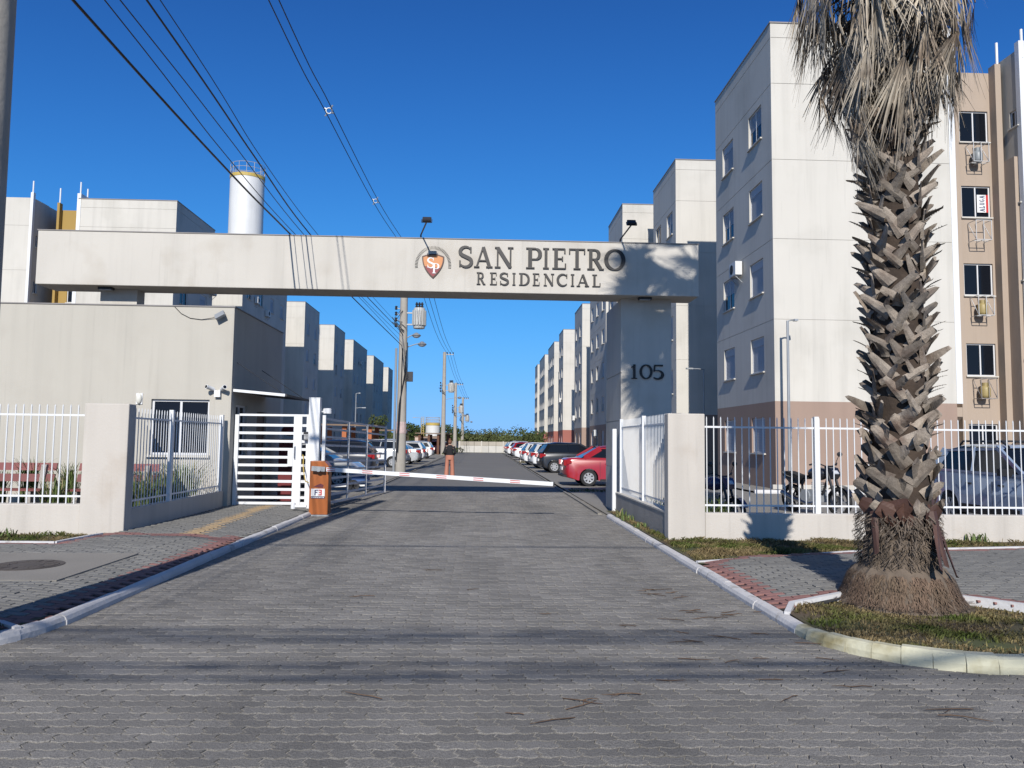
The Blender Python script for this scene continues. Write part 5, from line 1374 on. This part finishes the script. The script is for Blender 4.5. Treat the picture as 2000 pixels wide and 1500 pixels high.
for x, y, lab in ((-2.9, 101, 'low green shrub at the foot of the third and fourth poles'), (-3.5, 82, 'low green shrub beside the walking person at the road edge')):
    t = thing('shrub', lab, 'shrub', (x, y, 0)); b = MB(); crown(b, x, y, .25, .7, .5, 160, .10); b.build('leaf_mass', leaf_m, t)

# ================================================================== CARS
CARM = {}
def paint(name, c, metal=0.): return M('car_' + name, c, .32, .03, 2, coat=.8, metal=metal)
OUT = {
 'sedan': dict(L=4.35, w=.86, out=[(.06, .32), (.0, .52), (.02, .80), (.06, .98), (.14, 1.03), (.8, 1.06), (3.15, 1.0), (3.3, .98), (4.05, .84), (4.26, .70), (4.35, .50), (4.32, .28)], rw=.92, fw=3.52, gh=[(.62, 1.04), (1.32, 1.44), (1.8, 1.50), (2.4, 1.49), (3.28, .98)]),
 'hatch': dict(L=3.95, w=.84, out=[(.06, .32), (.0, .52), (.03, .80), (.08, 1.0), (.14, 1.03), (.6, 1.03), (2.8, 1.0), (2.95, .98), (3.65, .84), (3.86, .70), (3.95, .50), (3.92, .28)], rw=.72, fw=3.2, gh=[(.10, 1.02), (.42, 1.44), (.9, 1.52), (2.0, 1.50), (2.98, .98)]),
 'suv': dict(L=4.2, w=.88, out=[(.06, .36), (.0, .56), (.03, .86), (.08, 1.04), (.14, 1.08), (.6, 1.08), (2.9, 1.05), (3.05, 1.03), (3.85, .92), (4.1, .78), (4.2, .55), (4.16, .32)], rw=.80, fw=3.42, gh=[(.10, 1.07), (.45, 1.52), (.95, 1.60), (2.1, 1.58), (3.08, 1.03)]),
}
def arch_outline(o, rw, fw, ar, zb):
    """closed side outline with the two wheel arches"""
    p = list(o)
    bot = []
    for cx_ in (fw, rw):
        for k in range(11):
            a = PI * k / 10; bot.append((cx_ + ar * math.cos(a), max(zb, .30 + ar * math.sin(a)) if 0 < k < 10 else zb))
    return p + [(fw + ar + .05, zb)] + bot + [(rw - ar - .05, zb)]
def make_car(kind, pm, label, loc, rz, group, scale=1., rails=False, near=False):
    D = OUT[kind]; w = D['w']; zb = .22 if kind != 'suv' else .26; ar = .36
    t = thing('parked_car', label, 'car', loc, rz, group, scale)
    key = (kind, pm.name)
    if key not in CARM:
        me = {}
        ol = arch_outline(D['out'], D['rw'], D['fw'], ar, zb)
        L = D['L']; b = MB(); lay = []
        for s_, ins in ((-1., .05), (-.965, .018), (-.90, 0), (-.5, 0), (0, 0), (.5, 0), (.90, 0), (.965, .018), (1., .05)):
            row = []
            for x, z in ol:
                xx = L / 2 + (x - L / 2) * (1 - .045 * abs(s_) ** 3 * (1 if abs(x - L / 2) > L * .42 else .0)); zz = z
                yw = w * s_
                if z > .78: zz = z - ins * .9; yw = w * s_ * (1 - .05 * min(1, (z - .78) / .25))
                if x < .2 or x > L - .3: xx += (ins if x < .2 else -ins) * 1.2
                row.append(b.P((xx, yw, zz)))
            lay.append(row)
        n = len(ol)
        for a_, c_ in zip(lay, lay[1:]):
            for j in range(n): b.F((a_[j], a_[(j + 1) % n], c_[(j + 1) % n], c_[j]))
        b.F(lay[0]); b.F(lay[-1][::-1]); me['body'] = b.mesh('body', pm, True)
        g = D['gh']; b = MB(); rows = []
        zt = max(q[1] for q in g); z0 = g[0][1]
        def hw(z, s_): f = max(0, min(1, (z - z0) / (zt - z0))); return w * (.93 - .17 * f) * s_
        for s_, dz in ((-1, -.03), (-.86, 0), (0, .015), (.86, 0), (1, -.03)):
            rows.append([b.P((x, hw(z, s_), z + (dz if z > z0 + .2 else 0))) for x, z in g])
        for a_, c_ in zip(rows, rows[1:]):
            for j in range(len(g) - 1): b.F((a_[j], a_[j + 1], c_[j + 1], c_[j]))
        b.F(rows[0]); b.F(rows[-1][::-1]); me['window'] = b.mesh('glasshouse', glass_m)
        b = MB()                                     # roof skin, pillars, sills
        tops = [q for q in g if q[1] > zt - .1]
        rx0, rx1 = tops[0][0] - .03, tops[-1][0] + .1
        rr = []
        for s_, dz in ((-1.01, -.045), (-.86, .012), (0, .03), (.86, .012), (1.01, -.045)):
            rr.append([b.P((x, hw(zt, s_), z + dz)) for x, z in ((rx0, tops[0][1] - .01), (tops[1][0] if len(tops) > 1 else rx0 + .5, tops[1][1] if len(tops) > 1 else zt), (tops[-1][0], tops[-1][1]), (rx1, tops[-1][1] - .05))])
        for a_, c_ in zip(rr, rr[1:]):
            for j in range(3): b.F((a_[j], a_[j + 1], c_[j + 1], c_[j]))
        for s_ in (-1, 1):
            q = lambda x, z, o=.006: (x, hw(z, s_) + s_ * o, z)
            b.beam(q(*g[-1]), q(tops[-1][0] + .04, tops[-1][1] - .02), .05, .085)              # A
            mid = (g[0][0] + g[-1][0]) / 2 - .05
            b.beam(q(mid, z0), q(mid - .08, zt - .04), .02, .075)                               # B
            b.beam(q(g[0][0] + .14, z0), q(g[1][0] + .06, g[1][1] - .03), .05, .20)             # C
            b.beam(q(tops[0][0] - .02, tops[0][1] - .035), q(rx1, tops[-1][1] - .05), .03, .05)
            b.beam(q(g[0][0] + .1, z0 + .005), q(g[-1][0], g[-1][1] + .005), .035, .05)
        me['roof'] = b.mesh('roof', pm, True)
        b = MB(); b.lathe([(.20, .0), (.20, -.10), (.295, -.10), (.31, -.07), (.31, .07), (.295, .10), (.20, .10), (.20, .0)], (0, 0, 0), 22, axis='Y', cap=False); me['tyre'] = b.mesh('tyre', black_m, True)
        b = MB(); b.lathe([(.205, -.08), (.205, -.099), (.185, -.09), (.175, -.066), (.06, -.06), (.05, -.085), (.01, -.088)], (0, 0, 0), 22, axis='Y')
        for k in range(7):
            a = 2 * PI * k / 7; b.beam((.05 * math.cos(a), -.088, .05 * math.sin(a)), (.19 * math.cos(a), -.096, .19 * math.sin(a)), .05, .02, up=(0, 1, 0))
        b.k = 1
        for k in range(7):
            a = 2 * PI * (k + .5) / 7; b.beam((.105 * math.cos(a), -.072, .105 * math.sin(a)), (.165 * math.cos(a), -.072, .165 * math.sin(a)), .05, .02, up=(0, 1, 0))
        me['rim'] = b.mesh('rim', [steel_m, black_m])
        b = MB(); b.box(.16, .30, -w * .955, -w * .60, .68, .86); b.box(.0, .02, 0, 0, 0, 0)
        CARM[key] = me
    me = CARM[key]; L = D['L']
    body = inst(me['body'], 'body', t); inst(me['window'], 'glasshouse', t); inst(me['roof'], 'roof', t)
    for wx in (D['rw'], D['fw']):
        for s_ in (-1, 1):
            o = inst(me['tyre'], 'wheel', t, (wx, s_ * (w - .115), .31)); inst(me['rim'], 'rim', o, None, (0, 0, 0 if s_ < 0 else PI))
    for s_ in (-1, 1):
        zt_ = D['out'][2][1]
        b = MB(); b.prism([(-.012, s_ * w * .56, zt_ - .02), (-.012, s_ * w * .90, zt_ - .04), (-.012, s_ * w * .90, zt_ + .16), (-.012, s_ * w * .62, zt_ + .16)], (.12, 0, 0)); b.prism([(.10, s_ * (w - .012), zt_ + .0), (.28, s_ * (w - .012), zt_ + .06), (.26, s_ * (w - .012), zt_ + .15), (.08, s_ * (w - .012), zt_ + .16)], (0, -s_ * -.018, 0)); b.build('tail_light', lamp_red, t, world=False)
        b = MB(); b.prism([(L - .22, s_ * w * .50, .66), (L - .07, s_ * w * .62, .62), (L - .20, s_ * w * .935, .66), (L - .34, s_ * w * .94, .76), (L - .32, s_ * w * .6, .80)], (.03, 0, .03)); b.build('headlight', lamp_clear, t, world=False)
        mz = D['out'][7][1]
        b = MB(); b.box(D['out'][7][0] - .42, D['out'][7][0] - .28, min(s_ * w * .92, s_ * (w + .16)), max(s_ * w * .92, s_ * (w + .16)), mz, mz + .13); b.build('mirror', bplas_m if kind != 'sedan' else pm, t, world=False)
        b = MB()
        for dx in (D['rw'] + .42, (D['rw'] + D['fw']) / 2 + .12, D['fw'] - .5): b.box(dx - .006, dx + .006, min(s_ * (w - .004), s_ * (w + .0015)), max(s_ * (w - .004), s_ * (w + .0015)), .34, .90)
        b.build('door_seam', dark_m, t, world=False)
        for dx in (D['rw'] + .62, (D['rw'] + D['fw']) / 2 + .30):
            b = MB(); b.box(dx, dx + .16, min(s_ * w * .985, s_ * (w + .012)), max(s_ * w * .985, s_ * (w + .012)), .82, .85); b.build('door_handle', pm if kind != 'suv' else bplas_m, t, world=False)
        b = MB(); b.box(D['rw'] + ar + .06, D['fw'] - ar - .06, min(s_ * (w - .03), s_ * (w + .006)), max(s_ * (w - .03), s_ * (w + .006)), zb - .02, zb + (.16 if kind == 'suv' else .05)); b.build('side_sill', bplas_m, t, world=False)
    b = MB(); b.box(-.015, .02, -.26, .26, .58, .70); b.build('licence_plate', lwhite, t, world=False)
    b = MB(); b.box(-.02, .10, -w * .86, w * .86, .34, .42); b.box(L - .08, L + .012, -w * .6, w * .6, .34, .48); b.build('bumper_trim', bplas_m, t, world=False)
    if rails:
        b = MB()
        for s_ in (-1, 1): b.tube([(.7, s_ * .56, 1.58), (.85, s_ * .56, 1.68), (2.1, s_ * .56, 1.67), (2.3, s_ * .56, 1.56)], .022, 6)
        for xx in (1.0, 1.9): b.beam((xx, -.60, 1.685), (xx, .60, 1.685), .05, .03)
        b.build('roof_rack', bplas_m, t, world=False)
    return t
white_p = paint('white', (.72, .73, .74)); silver_p = paint('silver', (.47, .48, .49), .35); red_p = paint('red', (.36, .012, .022)); black_p = paint('black', (.010, .011, .014)); blue_p = paint('pale_blue', (.36, .45, .60), .25); dark_p = paint('dark_blue', (.012, .016, .028))
RG, LG = 'cars parked along the right of the road', 'cars parked along the left of the road'
make_car('sedan', red_p, 'red saloon car parked nose in, right behind the portal pillar', (3.05, 29.35, 0), R(2), RG)
make_car('hatch', black_p, 'black hatchback parked next to the red saloon', (3.0, 41.1, 0), R(6), RG, 1.04)
make_car('hatch', white_p, 'white hatchback with red tail lights directly behind the black hatchback', (2.9, 47.0, 0), R(8), RG)
make_car('hatch', white_p, 'white hatchback beyond the black one, just before the brown bench', (2.75, 53.5, 0), R(6), RG)
make_car('sedan', white_p, 'white saloon car seen past the brown roadside bench', (2.75, 68, 0), R(5), RG)
make_car('hatch', red_p, 'small red car mostly hidden between far white cars on the right', (2.9, 76, 0), R(4), RG)
make_car('suv', white_p, 'white van-like car far down the right side near the end wall', (2.6, 82, 0), R(4), RG)
make_car('hatch', silver_p, 'last silver car on the right before the end wall pier', (2.7, 91, 0), R(4), RG)
make_car('hatch', silver_p, 'silver car nose towards the road, right behind the open vehicle gate', (-8.05, 27.6, 0), R(-3), LG)
make_car('suv', dark_p, 'dark wagon with a red tail light behind the silver car', (-4.55, 34.0, 0), R(178), LG)
make_car('hatch', dark_p, 'dark car mostly hidden by the gate slats deeper in the left lot', (-9.5, 33.0, 0), R(180), LG)
make_car('suv', white_p, 'large white car half hidden by the first concrete pole', (-4.35, 46.5, 0), R(176), LG, 1.03)
make_car('sedan', silver_p, 'silver saloon with dark tail lights right of the first pole', (-4.05, 52.5, 0), R(176), LG)
make_car('hatch', white_p, 'white hatchback beside the silver saloon on the left', (-4.05, 57.0, 0), R(176), LG)
make_car('hatch', white_p, 'white car seen left of the second pole', (-4.2, 68.5, 0), R(178), LG)
make_car('hatch', red_p, 'red car far away between the second and third poles', (-3.9, 93, 0), R(178), LG)
make_car('suv', blue_p, 'silver blue car with a roof rack behind the bar fence, right of the palm', (11.05, 17.2, .03), R(-91), None, 1.03, rails=True)
# roadside bench
t = thing('park_bench', 'brown slatted bench on pale legs beside the white cars on the right', 'bench', (3.75, 60, 0))
for k in range(3): b = MB(); b.box(-.75, .75, -.2 + k * .13, -.1 + k * .13, .42, .46); b.build('seat_slat', brown_w, t, world=False)
for k in range(2): b = MB(); b.box(-.75, .75, .22, .26, .58 + k * .17, .70 + k * .17); b.build('back_slat', brown_w, t, world=False)
for s_ in (-1, 1): b = MB(); b.prism([(s_ * .7 - .04, -.22, 0), (s_ * .7 - .04, .3, 0), (s_ * .7 - .04, .3, .9), (s_ * .7 - .04, .2, .9), (s_ * .7 - .04, .16, .41), (s_ * .7 - .04, -.22, .41)], (.08, 0, 0)); b.build('leg', portal_c, t, world=False)
g = grass([[(2.95, 25.2), (4.6, 25.2), (4.6, 26.4), (2.95, 26.4)], [(2.95, 58.5), (5.5, 58.5), (5.5, 61), (2.95, 61)]], 300, .04, .09, base=0)
g.build('lawn_grass', grass_m, None, kind='stuff')

# ================================================================== MOTORCYCLES
def motorcycle(label, loc, rz, pm, sc, scooter=False):
    t = thing('motorcycle', label, 'motorcycle', loc, rz, 'motorcycles behind the bar fence', sc)
    def part(b, n, m, p=None, sm=False): return b.build(n, m, p or t, sm, world=False)
    for wx in (0., 1.28):
        b = MB(); b.T = Matrix.Translation((wx, 0, .30)); b.lathe([(.235, -.045), (.285, -.04), (.30, 0), (.285, .04), (.235, .045)], (0, 0, 0), 24, axis='Y', cap=False); b.lathe([(.235, -.045), (.235, .045)], (0, 0, 0), 24, axis='Y', cap=False); w_ = part(b, 'wheel', black_m, None, True)
        b = MB(); b.T = Matrix.Translation((wx, 0, .30)); b.lathe([(.236, -.03), (.236, .03), (.21, .03), (.21, -.03)], (0, 0, 0), 24, axis='Y', cap=False); b.lathe([(.05, -.06), (.05, .06)], (0, 0, 0), 12, axis='Y')
        for k in range(6): a = k * PI / 3; b.beam((.04 * math.cos(a), 0, .04 * math.sin(a)), (.215 * math.cos(a), 0, .215 * math.sin(a)), .035, .02, up=(0, 1, 0))
        part(b, 'rim', steel_m if wx else bplas_m, w_)
        b = MB(); b.T = Matrix.Translation((wx, -.06, .30)); b.lathe([(.06, 0), (.125, 0), (.125, .006), (.06, .006)], (0, 0, 0), 20, axis='Y'); part(b, 'brake_disc', chrome_m, w_)
    b = MB()
    for s_ in (-1, 1): b.tube([(1.28, s_ * .085, .30), (1.10, s_ * .085, .78), (1.04, s_ * .08, .95)], [.03, .027, .022], 8)
    part(b, 'fork', bplas_m)
    b = MB(); b.T = Matrix.Translation((1.28, 0, .30))
    for k in range(8):
        a0, a1 = PI * (.12 + .62 * k / 8), PI * (.12 + .62 * (k + 1) / 8)
        b.poly([(.335 * math.cos(a0), -.065, .335 * math.sin(a0)), (.335 * math.cos(a1), -.065, .335 * math.sin(a1)), (.335 * math.cos(a1), .065, .335 * math.sin(a1)), (.335 * math.cos(a0), .065, .335 * math.sin(a0))])
    part(b, 'mudguard', pm)
    b = MB(); b.tube([(1.02, 0, .86), (.85, 0, .78), (.5, 0, .74), (.1, 0, .74)], .025, 8); b.tube([(1.02, 0, .84), (.86, 0, .45), (.55, 0, .28), (.3, 0, .30)], .025, 8); b.tube([(.3, 0, .3), (.28, 0, .72)], .025, 8)
    for s_ in (-1, 1): b.tube([(.35, s_ * .09, .32), (0, s_ * .09, .30)], .022, 6); b.tube([(.02, s_ * .10, .34), (.08, s_ * .11, .70)], .028, 8)
    part(b, 'frame', dark_m)
    b = MB(); b.box(.40, .82, -.14, .14, .26, .50); b.lathe([(.13, -.17), (.13, .17)], (.52, 0, .38), 14, axis='Y')
    for k in range(5): b.box(.66, .86, -.12, .12, .50 + k * .035, .518 + k * .035)
    part(b, 'engine', galv_m)
    b = MB(); b.ball((.74, 0, .84), (.26, .145, .14), 14, 9); part(b, 'fuel_tank', pm, None, True)
    b = MB(); b.prism([(.56, -.12, .80), (.30, -.13, .78), (-.05, -.12, .86), (-.14, -.10, .86), (-.10, -.10, .79), (.28, -.13, .70), (.56, -.12, .72)], (0, .24, 0)); part(b, 'seat', black_m)
    b = MB(); b.prism([(.3, -.09, .70), (-.1, -.07, .76), (-.26, -.05, .84), (-.22, -.05, .76), (.0, -.08, .62), (.25, -.09, .60)], (0, .18, 0)); part(b, 'tail_fairing', pm)
    b = MB(); b.prism([(1.0, -.10, 1.0), (1.15, -.09, .97), (1.22, -.08, .84), (1.14, -.08, .74), (1.02, -.10, .80)], (0, .20, 0)); hd = part(b, 'headlamp_fairing', pm)
    b = MB(); b.prism([(1.16, -.06, .94), (1.228, -.05, .86), (1.16, -.05, .78)], (0, .115, 0)); part(b, 'headlamp', lamp_clear, hd)
    b = MB(); b.tube([(.86, -.36, 1.02), (.98, -.26, 1.06), (1.03, -.1, 1.0), (1.03, .1, 1.0), (.98, .26, 1.06), (.86, .36, 1.02)], .014, 6); b.tube([(.86, -.36, 1.02), (.94, -.29, 1.05)], .02, 6); b.tube([(.86, .36, 1.02), (.94, .29, 1.05)], .02, 6); part(b, 'handlebar', bplas_m)
    for s_ in (-1, 1):
        b = MB(); b.tube([(.97, s_ * .24, 1.06), (.99, s_ * .30, 1.20)], .007, 5); b.ball((.99, s_ * .33, 1.24), (.02, .075, .05), 10, 6); part(b, 'mirror', bplas_m)
    b = MB(); b.tube([(.8, -.12, .45), (.84, -.15, .28), (.6, -.17, .22), (.2, -.17, .30), (-.12, -.17, .42)], [.025, .025, .03, .05, .055], 10); part(b, 'exhaust', chrome_m, None, True)
    b = MB(); b.tube([(.4, .1, .26), (.34, .26, .02)], .014, 6); part(b, 'side_stand', dark_m)
motorcycle('black and grey motorcycle with a tall round mirror behind the bar fence', (7.66, 18.75, 0), R(-69), M('moto_grey', (.018, .020, .028), .35, .1, coat=.6), 1.15)
motorcycle('dark blue motorcycle half hidden by strap leaves behind the fence', (4.35, 16.1, 0), R(-62), M('moto_blue', (.012, .025, .11), .35, .1, coat=.6), 1.0)

# ================================================================== PERSON
def person(x, y, label):
    t = thing('person', label, 'person', (x, y, 0))
    me = bpy.data.meshes.new('body')
    V = [(0, 0, .92), (0, .0, 1.12), (0, -.01, 1.33), (0, 0, 1.43), (0, .01, 1.52), (0, .01, 1.63),
         (.10, 0, .88), (.115, .02, .48), (.12, -.04, .08), (.13, .10, .03), (-.09, 0, .88), (-.10, -.02, .48), (-.10, -.10, .08), (-.11, .05, .03),
         (.17, 0, 1.36), (.24, -.03, 1.10), (.16, .18, 1.02), (.08, .22, 1.04), (-.17, 0, 1.36), (-.23, -.03, 1.10), (-.16, .16, 1.0), (-.08, .21, 1.03)]
    E_ = [(0, 1), (1, 2), (2, 3), (3, 4), (4, 5), (0, 6), (6, 7), (7, 8), (8, 9), (0, 10), (10, 11), (11, 12), (12, 13), (2, 14), (14, 15), (15, 16), (16, 17), (2, 18), (18, 19), (19, 20), (20, 21)]
    me.from_pydata(V, E_, []); me.materials.append(skin_m)
    o = inst(me, 'body', t)
    o.modifiers.new('skin', 'SKIN'); 
    rad = [.13, .115, .13, .05, .085, .08, .085, .055, .035, .035, .085, .055, .035, .035, .055, .042, .032, .028, .055, .042, .032, .028]
    for v, r_ in zip(me.skin_vertices[0].data, rad): v.radius = (r_, r_)
    me.skin_vertices[0].data[0].use_root = True
    sb = o.modifiers.new('smooth', 'SUBSURF'); sb.levels = 1; sb.render_levels = 1
    def loft(b, rings, n=14):
        R_ = [[b.P((cx_ + rx * math.cos(2 * PI * j / n), cy_ + ry * math.sin(2 * PI * j / n), z)) for j in range(n)] for cx_, cy_, rx, ry, z in rings]
        for a_, c_ in zip(R_, R_[1:]):
            for j in range(n): b.F((a_[j], a_[(j + 1) % n], c_[(j + 1) % n], c_[j]))
        b.F(R_[0][::-1]); b.F(R_[-1])
    b = MB(); loft(b, [(0, 0, .165, .13, .99), (0, 0, .155, .12, 1.10), (0, -.01, .175, .12, 1.25), (0, 0, .17, .11, 1.36), (0, 0, .07, .065, 1.44)])
    for s_ in (-1, 1): b.tube([(s_ * .15, 0, 1.37), (s_ * .24, -.03, 1.11), (s_ * .165, .16, 1.02)], [.075, .06, .045], 10)
    b.build('top', top_m, t, True, world=False)
    b = MB()
    for s_, dy in ((1, 0), (-1, -.03)): loft(b, [(s_ * .085, .0, .10, .125, .90), (s_ * .105, .01, .092, .115, .72), (s_ * .12, .01 + dy * 2, .086, .105, .45), (s_ * .13, -.02 + dy * 4, .10, .12, .10)])
    loft(b, [(0, 0, .18, .14, .80), (0, 0, .19, .145, .92), (0, 0, .17, .13, 1.0)])
    b.build('trousers', pants_m, t, True, world=False)
    b = MB(); b.ball((0, -.015, 1.575), (.088, .098, .105), 14, 9); b.ball((0, -.06, 1.68), (.05, .05, .045), 10, 7); b.build('hair', hair_m, t, True, world=False)
    for s_, yy in ((1, .02), (-1, -.04)): b = MB(); b.ball((s_ * .12, yy, .035), (.045, .12, .04), 10, 6); b.build('shoe', bplas_m, t, True, world=False)
person(-1.37, 33.6, 'person seen from behind in a black top and loose terracotta trousers, hair in a bun')
